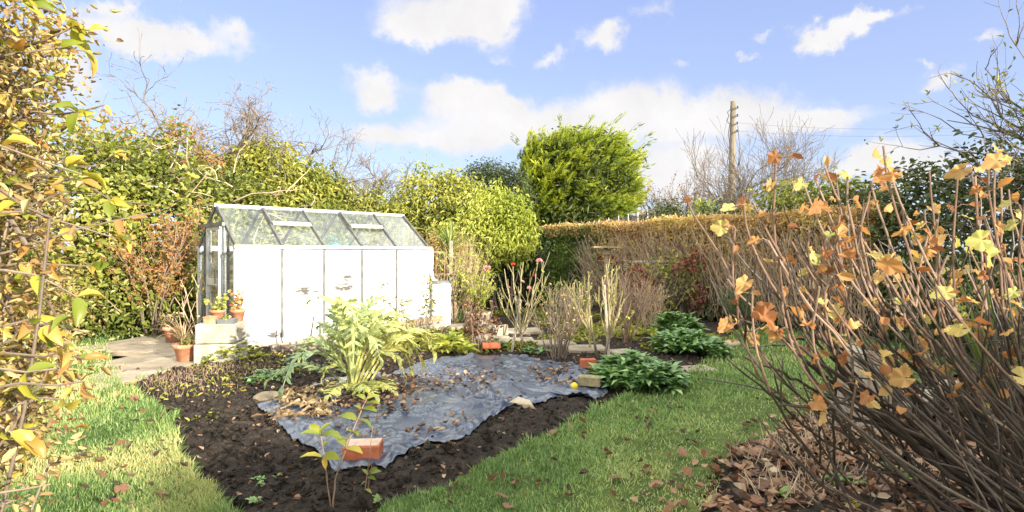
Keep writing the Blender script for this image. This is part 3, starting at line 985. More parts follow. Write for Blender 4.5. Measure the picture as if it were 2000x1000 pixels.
litter(pt, .058, 'border_litter', 'thick red-brown dead leaves under the currant bush', rn=(.1, 1), lift=.012)
pt = np.array([(a, b, surf_z(a, b)) for a, b in zip(R.uniform(.55, 3.2, 500), R.uniform(2.2, 4.2, 500)) if in_poly(a, b, LITTER)])
litter(pt, .075, 'fallen_currant_leaves', 'large lobed dead leaves lying on the border', T=T_PALM, rn=(.25, .85), lift=.03)

# single fallen leaves on the grass: objects of their own
leaf_meshes = []
for i in range(5):
    mb = MB(); mb.local = True
    T = T_PALM if i == 0 else T_CURL
    L_ = (.06, .05, .042, .055, .036)[i]
    stamp(mb, T, np.zeros((1, 3)), np.array([[1., 0, .1]]), np.array([[.1, .1, 1.]]), L_, L_ * (.9, .7, .6, .5, .8)[i], L_ * (.8, 1, .7, 1.1, .6)[i], (.5, .12, .25, .4, .02)[i])
    leaf_meshes.append(mb)
protos = [mb.build('fallen_leaf', M['litter']) for mb in leaf_meshes]
spots = []
rng = np.random.default_rng(21)
for (x0, x1, y0, y1, m) in [(1000, 1340, 800, 1000, 52), (1100, 1400, 740, 860, 16), (150, 420, 820, 1000, 50), (200, 330, 720, 830, 18), (1430, 1600, 680, 800, 14), (820, 1060, 930, 1000, 18)]:
    for _ in range(m):
        c = G(rng.uniform(x0, x1), y0 + (y1 - y0) * rng.random() ** .8)
        if not in_poly(c[0], c[1], BED) and not in_poly(c[0], c[1], LITTER):
            spots.append(c)
for i, c in enumerate(spots):
    pr = protos[int(rng.integers(0, 5))] if i >= 5 else protos[i]
    o = pr if i < 5 else pr.copy()
    if i >= 5:
        COL.objects.link(o)
    o.location = (c[0], c[1], float(lawn_z(np.array(c[0]), np.array(c[1]))) + .032)
    o.rotation_euler = (rng.normal() * .35, rng.normal() * .35, rng.uniform(0, 6.28))
    o.scale = (rng.uniform(.7, 1.25),) * 3
    left = c[0] < -1
    tag(o, 'dead brown leaf lying on the sunlit grass left of the bed' if left else 'dead brown leaf lying on the shaded grass right of the bed', 'leaf',
        'fallen leaves on the left lawn' if left else 'fallen leaves on the right lawn')
# ------------------------------------------------------------------ greenhouse
GH = np.array([-3.66, 7.55, .10])
GH_RZ = math.atan2(.697, .716)
GL, GW, GE, GR = 3.10, 1.56, 1.29, 1.87      # length, depth, eave and ridge height
gx = np.array([math.cos(GH_RZ), math.sin(GH_RZ), 0]); gy = np.array([-gx[1], gx[0], 0])
def GHP(x, y, z):
    return GH + gx * x + gy * y + np.array([0, 0, z])

gh = thing('greenhouse', 'white-washed aluminium greenhouse with a glass roof and two roof vents', 'greenhouse', GH, rz=GH_RZ)
def gpart(name, mat, fn, parent=None, smooth=False):
    mb = MB(); mb.local = True
    fn(mb)
    return mb.build(name, mat, parent or gh, smooth)
def f(mb):
    for (a, b) in (((0, 0), (GL, 0)), ((0, GW), (GL, GW)), ((0, 0), (0, GW)), ((GL, 0), (GL, GW))):
        a3, b3 = np.array([*a, -.10]), np.array([*b, -.10])
        e = nrm(b3 - a3) * .06
        mb.bar(a3 - (e if a[0] == b[0] else -e * 0), b3 + (e if a[0] == b[0] else e * 0), .10, .16)
gpart('base', M['concrete'], f)
PX = [i * GL / 5 for i in range(6)]
def f(mb):
    mb.bar((0, 0, 0), (GL, 0, 0), .05, .05)
    mb.bar((0, GW, 0), (GL, GW, 0), .05, .05)
    mb.bar((0, .025, 0), (0, GW - .025, 0), .048, .05)
    mb.bar((GL, .025, 0), (GL, GW - .025, 0), .048, .05)
    for x in (0, GL):
        for y in (0, GW):
            mb.bar((x, y, .025), (x, y, GE - .03), .045, .045, up=(1, 0, 0))
gpart('frame', M['alu'], f)
for i in range(1, 5):
    for y in (0, GW):
        gpart('glazing_bar', M['alu_dark'], lambda mb: mb.bar((PX[i], y - (.006 if y == 0 else -.006), .03), (PX[i], y - (.006 if y == 0 else -.006), GE - .03), .028, .045, up=(0, 1, 0)))
for y in (0, GW):
    gpart('gutter', M['alu'], lambda mb: (mb.bar((-.03, y + (-.03 if y == 0 else .03), GE), (GL + .05, y + (-.03 if y == 0 else .03), GE), .085, .045),
                                          mb.bar((-.02, y, GE - .035), (GL + .02, y, GE - .035), .03, .03)))
gpart('ridge_cap', M['alu'], lambda mb: mb.bar((-.03, GW / 2, GR + .012), (GL + .03, GW / 2, GR + .012), .08, .045))
rise = np.array([0, GW / 2, GR - GE])
for i in range(6):
    for sd_ in (0, 1):
        def f(mb):
            y0 = 0 if sd_ == 0 else GW
            a = np.array([PX[i], y0, GE + .02]); b = np.array([PX[i], GW / 2 + (-.04 if sd_ == 0 else .04), GR - .01])
            mb.bar(a, b, .027, .05, up=(0, -.6 if sd_ == 0 else .6, .8))
        gpart('roof_bar', M['alu_dark'], f)
def quad_pane(mb, a, b, c, d, th=.004):
    v = np.array([a, b, c, d], float)
    n = nrm(np.cross(v[1] - v[0], v[3] - v[0])) * th / 2
    q = np.concatenate([v + n, v - n])
    mb.add(q, np.array([[0, 1, 2, 3], [7, 6, 5, 4], [0, 4, 5, 1], [1, 5, 6, 2], [2, 6, 7, 3], [3, 7, 4, 0]]))
for i in range(5):
    gpart('wall_panel', M['whitewash'], lambda mb: quad_pane(mb, (PX[i] + .012, .004, .026), (PX[i + 1] - .012, .004, .026), (PX[i + 1] - .012, .004, GE - .05), (PX[i] + .012, .004, GE - .05)))
    gpart('rear_pane', M['glass_end'], lambda mb: quad_pane(mb, (PX[i] + .012, GW, .026), (PX[i + 1] - .012, GW, .026), (PX[i + 1] - .012, GW, GE - .05), (PX[i] + .012, GW, GE - .05)))
for i in range(5):
    for sd_ in (0, 1):
        y0, y1 = (0, GW / 2 - .045) if sd_ == 0 else (GW, GW / 2 + .045)
        ze = GE + .025
        def pt(x, t):
            return np.array([x, y0 + (y1 - y0) * t, ze + (GR - .015 - ze) * t])
        vent = sd_ == 0 and i in (1, 3)
        t1 = .53 if vent else 1.0
        gpart('roof_pane', M['glass'], lambda mb: quad_pane(mb, pt(PX[i] + .014, 0), pt(PX[i + 1] - .014, 0), pt(PX[i + 1] - .014, t1), pt(PX[i] + .014, t1)))
        if vent:
            up = nrm(np.array([0, -(GR - GE), GW / 2]))
            o_ = up * .035
            def f(mb):
                for t in (.55, .985):
                    w = .075 if t < .7 else .04
                    mb.bar(pt(PX[i] + .02, t) + o_, pt(PX[i + 1] - .02, t) + o_, w, .022, up=up)
            def g(mb):
                for x in (vx,):
                    mb.bar(pt(x, .55) + o_ * 1.15, pt(x, .985) + o_ * 1.15, .032, .026, up=up)
            fr = gpart('roof_vent', M['alu'], f)
            for vx in (PX[i] + .005, PX[i + 1] - .005):
                gpart('vent_side', M['alu_dark'], g, fr)
            gpart('vent_pane', M['glass'], lambda mb: quad_pane(mb, pt(PX[i] + .03, .57) + o_, pt(PX[i + 1] - .03, .57) + o_, pt(PX[i + 1] - .03, .97) + o_, pt(PX[i] + .03, .97) + o_), fr)
# gables: left one with the sliding door, right one plain
def gz(y):
    return GE + (GR - GE) * (1 - abs(y - GW / 2) / (GW / 2))
for x in (0, GL):
    ys = [.28, .50, 1.06, 1.28] if x == 0 else [.39, .78, 1.17]
    for y in ys:
        gpart('gable_bar', M['alu'] if y in (.50, 1.06) else M['alu_dark'], lambda mb: mb.bar((x, y, .025), (x, y, gz(y) - .03), .032, .034, up=(1, 0, 0)))
    gpart('gable_rail', M['alu_dark'], lambda mb: (mb.bar((x + .003, .03, GE - .09), (x + .003, GW - .03, GE - .09), .028, .03)))
    yy = [0.02] + ys + [GW - .02]
    for a, b in zip(yy[:-1], yy[1:]):
        if x == 0 and a == .50:
            continue
        gpart('gable_pane', M['glass_end'], lambda mb: quad_pane(mb, (x, a + .01, .03), (x, b - .01, .03), (x, b - .01, gz(b) - .05), (x, a + .01, gz(a) - .05)))
def f(mb):
    for y in (.52, 1.04):
        mb.bar((-.035, y, .02), (-.035, y, 1.56), .04, .03, up=(1, 0, 0))
    for z in (.04, .80, 1.55):
        mb.bar((-.035, .54, z), (-.035, 1.02, z), .03, .05 if z != .80 else .10)
door = gpart('door', M['alu'], f)
gpart('door_pane', M['glass_end'], lambda mb: (quad_pane(mb, (-.033, .545, .07), (-.033, 1.015, .07), (-.033, 1.015, .74), (-.033, .545, .74)), quad_pane(mb, (-.033, .545, .86), (-.033, 1.015, .86), (-.033, 1.015, 1.52), (-.033, .545, 1.52))), door)
gpart('door_handle', M['black'], lambda mb: mb.bar((-.075, .56, .78), (-.075, .56, .98), .02, .02, up=(1, 0, 0)), door)
gpart('door_track', M['alu_dark'], lambda mb: mb.bar((-.05, .30, 1.60), (-.05, 1.30, 1.60), .04, .05))
# rain pipe at the far corner
gpart('downpipe', M['whiteplastic'], lambda mb: mb.tube([(GL + .06, -.03, GE - .02), (GL + .06, -.03, .86), (GL + .10, -.02, .76), (GL + .26, .02, .66)], .033, 10), smooth=True)

# things kept inside
b = thing('potting_bench', 'pale slatted potting bench along the rear glass inside the greenhouse', 'bench', GHP(0, 0, 0), rz=GH_RZ)
mb = MB(); mb.local = True
for k in range(4):
    mb.box((GL / 2 + .1, GW - .14 - .13 * k, .78), (GL - .5, .11, .025), None, k / 4)
mb.build('bench_top', M['whiteplastic'], b)
for x in (.45, 1.6, GL - .3):
    for y in (GW - .10, GW - .55):
        mb = MB(); mb.local = True
        mb.bar((x, y, -.02), (x, y, .765), .045, .045, up=(1, 0, 0)); mb.build('leg', M['timber'], b)
b = thing('wire_shelf', 'pale shelf hung high under the rear roof inside the greenhouse', 'shelf', GHP(0, 0, 0), rz=GH_RZ)
mb = MB(); mb.local = True
mb.box((GL / 2, GW - .13, 1.20), (GL - .3, .20, .02)); mb.build('board', M['whiteplastic'], b)
for x in (.4, 1.5, 2.7):
    mb = MB(); mb.local = True
    mb.bar((x, GW - .23, 1.185), (x, GW - .03, 1.05), .02, .02); mb.build('bracket', M['alu'], b)

def flower_pot(name, label, cat, loc, r, h, mat, group=None, rim=True, sides=24, plant=None):
    t = thing(name, label, cat, loc, group)
    mb = MB(); mb.local = True
    rb = r * .68
    pr = [(0, 0), (rb, 0), (rb + (r - rb) * .82, h * .78)]
    if rim:
        pr += [(r * 1.0, h * .78), (r * 1.06, h * .80), (r * 1.06, h * .97), (r * 1.03, h)]
    else:
        pr += [(r, h)]
    pr += [(r * .93, h), (r * .90, h * .82)]
    mb.lathe((0, 0, 0), pr, sides); mb.build('pot', mat, t, True)
    mb = MB(); mb.local = True
    mb.lathe((0, 0, 0), [(r * .91, h * .86), (r * .5, h * .89), (0, h * .90)], sides); mb.build('compost', M['soil'], t, True)
    return t
pp = GHP(.5, .30, .72)
shelf2 = thing('front_staging', 'low pale staging just inside the whitewashed wall', 'bench', GHP(0, 0, 0), rz=GH_RZ)
mb = MB(); mb.local = True
mb.box((1.55, .22, .70), (2.6, .32, .03)); mb.build('bench_top', M['whiteplastic'], shelf2)
for x in (.35, 2.75):
    for y in (.09, .34):
        mb = MB(); mb.local = True
        mb.bar((x, y, -.02), (x, y, .685), .04, .04, up=(1, 0, 0)); mb.build('leg', M['timber'], shelf2)
flower_pot('flower_pot', 'small red flower pot on the bench seen through the greenhouse end glass', 'flower pot', GHP(.55, GW - .3, .793), .075, .13, M['terracotta'])
flower_pot('flower_pot', 'white pot on the bench behind the greenhouse end glass', 'flower pot', GHP(.85, GW - .28, .793), .09, .16, M['whiteplastic'])
# watering can on the far end of the bench, seen through the roof
wc = thing('watering_can', 'teal watering can seen through the fourth roof pane', 'watering can', GHP(2.15, GW - .12, 1.212))
mb = MB(); mb.local = True
mb.lathe((0, 0, 0), [(0, 0), (.10, 0), (.10, .17), (.085, .19), (0, .19)], 18); mb.build('body', M['teal'], wc, True)
mb = MB(); mb.local = True
mb.tube([(.09, 0, .05), (.18, 0, .12), (.25, 0, .22)], [.02, .016, .014], 8); mb.build('spout', M['teal'], wc, True)
mb = MB(); mb.local = True
mb.tube([(-.09, 0, .05), (-.16, 0, .12), (-.12, 0, .24), (0, 0, .26), (.05, 0, .19)], .01, 6); mb.build('handle', M['teal'], wc, True)

# ------------------------------------------------------------------ water butt
c = GHP(GL + .26, -.02, 0)
wb = thing('water_butt', 'white ribbed water butt at the greenhouse corner', 'water butt', (c[0], c[1], .0))
mb = MB(); mb.local = True
r, h = .185, .80
pr = [(0, 0), (r * .93, 0)]
for k in range(9):
    z = .06 + k * .085
    pr += [(r * (.94 + .006 * k), z), (r * (.975 + .006 * k), z + .02), (r * (.975 + .006 * k), z + .05), (r * (.945 + .006 * k), z + .065)]
pr += [(r * 1.0, h)]
mb.lathe((0, 0, 0), pr, 36); mb.build('barrel', M['whiteplastic'], wb, True)
mb = MB(); mb.local = True
mb.lathe((0, 0, 0), [(r * 1.03, h - .02), (r * 1.04, h + .015), (r * .8, h + .03), (r * .3, h + .04), (0, h + .042)], 36); mb.build('lid', M['grey_tray'], wb, True)
mb = MB(); mb.local = True
mb.tube([(0, -r * .95, .12), (0, -r * 1.25, .12), (0, -r * 1.3, .08)], .014, 8); mb.build('tap', M['black'], wb, True)

# ------------------------------------------------------------------ planter of two concrete blocks, with pots
c = G(414, 712, 0)
pl = thing('concrete_planter', 'weathered concrete block plinth in two courses beside the greenhouse door', 'plinth', (c[0], c[1] + .22, 0))
ca, sa = math.cos(.14), math.sin(.14)
RR = np.array([[ca, -sa, 0], [sa, ca, 0], [0, 0, 1]])
def add_block(z0, z1, w, d, name):
    mb = MB(); mb.local = True
    mb.box((0, 0, (z0 + z1) / 2), (w, d, z1 - z0), RR, .5, 0, .012); return mb.build(name, M['concrete'], pl)
add_block(0, .235, .465, .46, 'lower_block'); add_block(.241, .47, .44, .44, 'upper_block')
pc = np.array([c[0], c[1] + .22, .47])
def leafy(t, base, n, L, W, mat, r, h, T=T_OVAL, seed=0, droop=.2, stem='twig', rn=(0, 1), nst=9):
    rng = np.random.default_rng(seed)
    org = np.array(t.location)
    mb, ms = MB(), MB()
    C, D = [], []
    for i in range(nst):
        a = rng.uniform(0, 6.28)
        q = r * math.sqrt(rng.random())
        tip = np.array([math.cos(a) * q, math.sin(a) * q, h * rng.uniform(.6, 1.05)])
        pts = bez(base, base + tip * np.array([.3, .3, .6]), base + tip, 6)
        ms.tube(pts, taper(.005, .0025, 6), 5, rng.random())
        for _ in range(max(1, n // nst)):
            k = rng.integers(1, 6)
            C.append(pts[k] + rng.normal(size=3) * .012); D.append(nrm(rng.normal(size=3) + np.array([math.cos(a), math.sin(a), .2]) * .6))
    C, D = np.array(C), np.array(D)
    n = len(C)
    Nn = nrm(rng.normal(size=(n, 3)) * .45 + np.array([0, -.25, 1]))
    s = rng.uniform(.6, 1.2, n)
    D[:, 2] -= droop
    stamp(mb, T, C, D, Nn, L * s, W * s, None, rn[0] + (rn[1] - rn[0]) * rng.random(n))
    ms.build('stems', M[stem], t); mb.build('leaves', M[mat], t)
t = flower_pot('flower_pot', 'tilted terracotta pot of yellowing geranium left on the concrete plinth', 'flower pot', pc + np.array([-.10, .10, 0]), .085, .14, M['terracotta'])
leafy(t, pc + np.array([-.10, .10, .11]), 60, .055, .055, 'lime', .15, .20, seed=2)
t = flower_pot('flower_pot', 'terracotta pot of orange-leaved geranium nearest the greenhouse wall on the plinth', 'flower pot', pc + np.array([.14, .12, 0]), .085, .14, M['terracotta'])
leafy(t, pc + np.array([.14, .12, .11]), 60, .055, .055, 'autumn', .13, .24, seed=3)
def trough(name, label, loc, w, d, h, mat):
    t = thing(name, label, 'planter', loc)
    mb = MB(); mb.local = True
    e = .014
    v = []
    for (sw, z) in ((.86, 0), (1, h)):
        for (sx, sy) in ((-1, -1), (1, -1), (1, 1), (-1, 1)):
            v.append((sx * w / 2 * sw, sy * d / 2 * sw, z))
    for (sw, z) in ((1, h), (.9, h * .75)):
        for (sx, sy) in ((-1, -1), (1, -1), (1, 1), (-1, 1)):
            v.append((sx * (w / 2 * sw - e), sy * (d / 2 * sw - e), z))
    f_ = [[3, 2, 1, 0]]
    for a, b_ in ((0, 4), (4, 8), (8, 12)):
        for k in range(4):
            f_.append([a + k, a + (k + 1) % 4, b_ + (k + 1) % 4, b_ + k])
    mb.add(np.array(v), np.array(f_)); mb.build('trough', mat, t)
    mb = MB(); mb.local = True
    mb.box((0, 0, h * .72), (w * .9 - 2 * e, d * .9 - 2 * e, .01)); mb.build('compost', M['soil'], t)
    return t
t = trough('clay_trough', 'small square clay trough at the front of the plinth', pc + np.array([-.05, -.13, 0]), .15, .12, .085, M['terracotta'])
t = trough('seed_tray', 'dark grey plastic tray beside the clay trough on the plinth', pc + np.array([.13, -.12, 0]), .21, .13, .055, M['grey_tray'])
leafy(t, pc + np.array([.13, -.12, .03]), 24, .035, .03, 'lime', .08, .06, seed=5, nst=6)

def strap_plant(t, base, n, L, W, mat, seed, droop=.9, name='leaves', spread=1.0, rn=(0, 1), k=7):
    rng = np.random.default_rng(seed)
    mb = MB()
    for i in range(n):
        a = rng.uniform(0, 6.28)
        l = L * rng.uniform(.6, 1.1)
        u = rng.uniform(.15, 1.0) * spread
        hd = np.array([math.cos(a), math.sin(a), 0])
        p1 = base + hd * l * .35 * u + np.array([0, 0, l * .6])
        p2 = base + hd * l * .85 * u + np.array([0, 0, l * (1 - droop * u * rng.uniform(.4, 1.3))])
        p = bez(base + hd * .01, p1, p2, k)
        sd_ = np.cross(hd, [0, 0, 1])
        w = W * np.sin(np.linspace(.5, math.pi, k)) * rng.uniform(.7, 1.2) / 2
        w[-1] = .0005
        up = np.array([0, 0, W * .25])
        v = np.concatenate([p - sd_ * w[:, None] + up, p, p + sd_ * w[:, None] + up])
        j = np.arange(k - 1)
        mb.add(v, np.concatenate([np.stack([j, j + 1, k + j + 1, k + j], 1), np.stack([k + j, k + j + 1, 2 * k + j + 1, 2 * k + j], 1)]), rn[0] + (rn[1] - rn[0]) * rng.random())
    return mb.build(name, M[mat], t)
c = G(352, 711, 0)
t = flower_pot('flower_pot', 'large terracotta pot with arching strap leaves on the paving', 'flower pot', (c[0], c[1] + .12, .02), .135, .20, M['terracotta'])
b0 = np.array([c[0], c[1] + .12, .20])
strap_plant(t, b0 + np.array([-.03, 0, 0]), 46, .42, .016, 'dryplant', 8, .8, 'strap_leaves', 1.1)
leafy(t, b0 + np.array([.05, -.02, 0]), 90, .035, .025, 'lime', .13, .12, seed=9, nst=12)
c = G(330, 672, 0)
t = flower_pot('flower_pot', 'terracotta pot of dried brown plant behind the strap-leaved pot', 'flower pot', (c[0], c[1] + .1, .02), .13, .22, M['terracotta'])
leafy(t, np.array([c[0], c[1] + .1, .22]), 110, .05, .02, 'dryplant', .2, .22, seed=10, nst=16, T=T_CURL)
c = G(300, 655, 0)
t = flower_pot('flower_pot', 'grey-brown pot in the shade by the hedge foot', 'flower pot', (c[0] + .35, c[1] + .5, .02), .12, .2, M['concrete'])
leafy(t, np.array([c[0] + .35, c[1] + .5, .2]), 60, .05, .02, 'dryplant', .16, .18, seed=12, nst=10, T=T_CURL)

# ------------------------------------------------------------------ timber edging and rails
def plank(name, label, a, b, w, t_, mat, seed=0, cat='plank'):
    mb = MB()
    mb.bar(a, b, t_, w, rnd=.5, bev=.006)
    o = mb.build(name, M[mat])
    return tag(o, label, cat)
plank('edging_board', 'upper weathered edging board below the greenhouse far end', GHP(2.22, -.30, .06), GHP(3.32, -.16, .10), .11, .045, 'timber')
plank('edging_board', 'lower sunlit edging board below the greenhouse far end', GHP(2.15, -.345, -.06), GHP(3.3, -.215, -.04), .13, .05, 'greytimber')
plank('edging_board', 'long edging board behind the cardoon', GHP(.9, -.36, -.02), GHP(2.12, -.31, -.02), .15, .05, 'greytimber')
plank('edging_board', 'crumbling edging board left of the cardoon', GHP(.30, -.45, -.04), GHP(1.25, -.47, .0), .10, .07, 'greytimber')
plank('rotten_log', 'rotting grey log lying in front of the whitewashed wall', GHP(.35, -.62, -.05), GHP(.95, -.72, -.06), .13, .12, 'bark', cat='log')
a = G(852, 680, .0); plank('stake', 'short slanted stake holding the edging boards', a, a + np.array([.12, .05, .28]), .05, .04, 'timber', cat='stake')
a, b_ = P(885, 655, 9.3), P(942, 650, 9.5)
plank('edging_board', 'short top board right of the tall gate post', a, b_, .09, .04, 'timber')
plank('edging_board', 'short lower board right of the tall gate post', a + np.array([0, -.03, -.13]), b_ + np.array([0.03, -.03, -.13]), .11, .04, 'greytimber')
plank('pale_slab', 'pale upright slab catching sun beside the dead stems', G(965, 665, 0) + np.array([0, 0, .1]), G(990, 660, 0) + np.array([0, 0, .1]), .22, .05, 'stone', cat='slab')

rf = thing('rail_fence', 'rustic rail fence with a tall post right of the greenhouse', 'fence', (P(881, 660, 10.55)[0], 10.55, 0))
def rpart(name, a, b, w, t_, mat='timber'):
    mb = MB(); mb.bar(a, b, w, t_, bev=.006, up=(0, 1, 0) if abs(b[2] - a[2]) < .3 else (0, 1, 0)); mb.build(name, M[mat], rf)
def DZ(px, py, d):
    return P(px, py, d + .8)
a = DZ(881, 470, 9.75); rpart('post', np.array([a[0], a[1], -.1]), a, .065, .065, 'greytimber')
a = DZ(888, 534, 9.8); rpart('post', np.array([a[0] + .02, a[1], -.1]), np.array([a[0] + .02, a[1], a[2]]), .06, .06)
a = DZ(896, 541, 10.1); rpart('post', np.array([a[0], a[1], .2]), a, .05, .05)
for (x0, y0, x1, y1, w, d) in [(838, 492, 886, 495, .05, 9.82), (838, 500, 896, 503, .035, 10.0), (836, 536, 892, 536, .075, 9.70), (848, 556, 884, 557, .06, 9.86), (855, 541, 856, 600, .05, 9.95)]:
    rpart('rail', DZ(x0, y0, d), DZ(x1, y1, d), .04, w)

# ------------------------------------------------------------------ bricks and stones round the sheet
def brick(label, c, rz, size, mat, top=None, tilt=(0, 0), name='brick'):
    t = thing(name, label, 'brick', c, rz=rz)
    t.rotation_euler = (tilt[0], tilt[1], rz)
    mb = MB(); mb.local = True
    mb.box((0, 0, size[2] / 2), size, None, .5, 0, .006)
    v = mb.v[0]; v += .0025 * fbm(v * 30 + rz, 2)[:, None]
    mb.build('block', M[mat], t)
    if top:
        mb = MB(); mb.local = True
        mb.box((0, 0, size[2] + .0015), (size[0] * .93, size[1] * .90, .005), None, .5, 0, .002); mb.build('mortar_face', M[top], t)
    return t
c = G(702, 914, .0)
brick('orange-red brick with a worn mortared top at the sheet front corner', (c[0], c[1] + .09, soil_z(c[0], c[1]) + .004), .07, (.225, .15, .088), 'brick', 'brick_top')
c = G(1154, 766, 0); brick('mossy buff brick on the right corner of the sheet', (c[0], c[1] + .06, .05), -.35, (.21, .12, .09), 'mossbrick')
c = G(1150, 728, 0); brick('dark red brick behind the mossy brick', (c[0], c[1] + .06, .04), .05, (.17, .10, .10), 'brick')
c = G(959, 692, 0); brick('flat red brick at the back of the sheet below the dead stems', (c[0], c[1] + .06, .07), .15, (.24, .11, .075), 'brick')
mb = MB()
c = G(1016, 798, .02)
v = np.array([[-.11, 0, 0], [.13, -.03, 0], [.10, .10, 0], [-.02, .17, 0], [-.09, .004, .055], [.10, -.02, .035], [.08, .09, .05], [-.02, .14, .065]]) + np.array([c[0], c[1], soil_z(c[0], c[1])])
mb.add(v, np.array([[3, 2, 1, 0], [4, 5, 6, 7], [0, 1, 5, 4], [1, 2, 6, 5], [2, 3, 7, 6], [3, 0, 4, 7]]))
tag(mb.build('flat_stone', M['stone']), 'flat triangular buff stone on the sheet edge', 'stone')
def pebble(name, label, c, r, mat, seed=1, cat='stone'):
    mb = MB()
    n = 28
    a = np.linspace(0, math.pi, 16)
    prof = np.stack([np.sin(a), -np.cos(a)], 1); prof[0, 0] = prof[-1, 0] = .001
    mb.lathe((0, 0, 0), prof, n)
    v = mb.v[0]; v *= (1 + .10 * fbm(v * 1.3 + seed, 3))[:, None]; v *= np.array(r); v += np.array(c)
    return tag(mb.build(name, M[mat], None, True), label, cat)
c = G(519, 792, 0); pebble('cobble', 'smooth brown cobble holding the left corner of the sheet', (c[0], c[1] + .06, .05), (.125, .09, .06), 'cobble')
for i, (px, py, r, l) in enumerate([(1395, 668, .10, 'pale rounded stone behind the far leafy clump'), (1430, 676, .12, 'rounded stone right of the far leafy clump'), (1375, 663, .08, 'small rounded stone left of the pale stones')]):
    c = G(px, py, 0); pebble('stone', l, (c[0], c[1], .03), (r, r * .7, r * .5), 'stone', i + 4)
c = G(1122, 768, .03); z = sheet_z(c[0], c[1] + .02) or .08
pebble('ball', 'small yellow ball lying on the blue sheet', (c[0], c[1] + .02, z + .033), (.034, .034, .034), 'yellow', 3, 'ball')
c = G(1664, 1004, .0)
pebble('tennis_ball', 'yellow-green ball in the dead leaves under the currant bush', (c[0], c[1], .055), (.034, .034, .034), 'lime_ball', 5, 'ball')
# stump
c = G(1715, 868, 0)
st = thing('tree_stump', 'weathered upright stump behind the currant stems', 'stump', (c[0], c[1] + .17, 0))
mb = MB(); mb.local = True
n, K = 40, 14
a = np.arange(n) * 2 * math.pi / n
zz = np.linspace(-.03, .62, K)
rr = .165 + .05 * np.exp(-np.maximum(zz, 0) / .08)
rad = rr[:, None] * (1 + .07 * vnoise(np.stack([np.cos(a) * 4, np.sin(a) * 4, a * 0], -1))[None] + .05 * np.abs(vnoise(np.stack([np.cos(a) * 11, np.sin(a) * 11, a * 0 + 4], -1)))[None])
v = np.stack([rad * np.cos(a), rad * np.sin(a), np.repeat(zz[:, None], n, 1) + np.where(np.arange(K)[:, None] == K - 1, .03 * vnoise(np.stack([np.cos(a) * 3, np.sin(a) * 3, a * 0], -1))[None], 0)], -1).reshape(-1, 3)
i = np.arange(K - 1)[:, None] * n; j = np.arange(n)[None]
mb.add(v, np.stack([i + j, i + (j + 1) % n, i + n + (j + 1) % n, i + n + j], -1).reshape(-1, 4))
mb.add(np.concatenate([v[-n:], [[0, 0, .60]]]), np.stack([np.arange(n), (np.arange(n) + 1) % n, np.full(n, n)], 1))
mb.build('trunk', M['greytimber'], st, True)
mb = MB(); mb.local = True
mb.tube([(-.12, -.08, .12), (-.24, -.13, .20), (-.30, -.15, .26)], [.05, .04, .034], 10); mb.build('branch_stub', M['greytimber'], st, True)
c = G(1850, 830, 0)
plank('log', 'split log lying on the ground behind the currant stems', (c[0] - .3, c[1], .08), (c[0] + .25, c[1] + .25, .22), .14, .13, 'greytimber', cat='log')

# ------------------------------------------------------------------ bird table, stakes, wire fence with posts
c = P(1184, 483, 10.6)
bt = thing('bird_table', 'flat wooden bird table on a post before the green hedge end', 'bird table', (c[0], c[1], 0))
mb = MB(); mb.local = True; mb.box((0, 0, c[2]), (.52, .36, .035), None, .5, 0, .004); mb.build('platform', M['timber'], bt)
mb = MB(); mb.local = True; mb.bar((0, 0, -.1), (0, 0, c[2] - .018), .07, .07); mb.build('post', M['timber'], bt)
mb = MB(); mb.local = True; mb.box((0, 0, c[2] - .09), (.16, .16, .10), None, .5, 0, .004); mb.build('bracket', M['timber'], bt)

wf = thing('post_and_rail_fence', 'low post and rail fence with wires carrying a red-leaved vine', 'fence', (3.6, 11.2, 0))
fx = [P(1222, 511, 11.6), P(1330, 511, 11.3), P(1446, 508, 11.0)]
for q in fx:
    mb = MB(); mb.bar((q[0], q[1], -.1), (q[0], q[1], q[2] + .03), .08, .08, up=(0, 1, 0), bev=.005); mb.build('post', M['greytimber'], wf)
for k in range(2):
    mb = MB(); mb.bar(fx[k] + np.array([0, -.055, 0]), fx[k + 1] + np.array([0, -.055, 0]), .03, .05, bev=.004); mb.build('rail', M['greytimber'], wf)
for z in (.4, .75):
    mb = MB(); mb.tube([(fx[0][0], fx[0][1] - .05, z), (fx[1][0], fx[1][1] - .05, z), (fx[2][0], fx[2][1] - .05, z)], .004, 5); mb.build('wire', M['alu_dark'], wf)

# ------------------------------------------------------------------ utility pole and wires
q = P(1432, 198, 30)
up_ = thing('utility_pole', 'tall wooden utility pole rising behind the hedges', 'pole', (q[0], 30, 0))
mb = MB(); mb.local = True
mb.tube([(-.17, 0, -.2), (-.09, 0, q[2] * .5), (0, 0, q[2])], [.19, .165, .135], 14); mb.build('pole', M['pole'], up_, True)
for k, z in enumerate((.42, .84, 1.25, 1.66)):
    mb = MB(); mb.local = True
    x0 = -.01 * k
    mb.bar((x0 - .20, -.16, q[2] - z - .03), (x0 + .20, -.16, q[2] - z + .03), .05, .05)
    for sx in (-.17, .17):
        mb.lathe((x0 + sx, -.16, q[2] - z + (.03 if sx < 0 else .05)), [(0, 0), (.04, 0), (.045, .05), (.03, .09), (0, .1)], 10)
    mb.build('step_bracket', M['black'], up_)
mb = MB(); mb.local = True
mb.tube([(-.20, -.15, q[2] - .45), (-.36, -.15, q[2] - .6), (-.28, -.15, q[2] - .8), (-.40, -.15, q[2] - 1.05), (-.24, -.17, q[2] - 1.25), (-.32, -.17, q[2] - 1.7), (-.22, -.19, q[2] - 2.6), (-.38, -.19, q[2] - 3.2), (-.26, -.20, q[2] - 3.7), (-.36, -.2, q[2] - 4.1)], .018, 6); mb.build('cable', M['black'], up_, True)
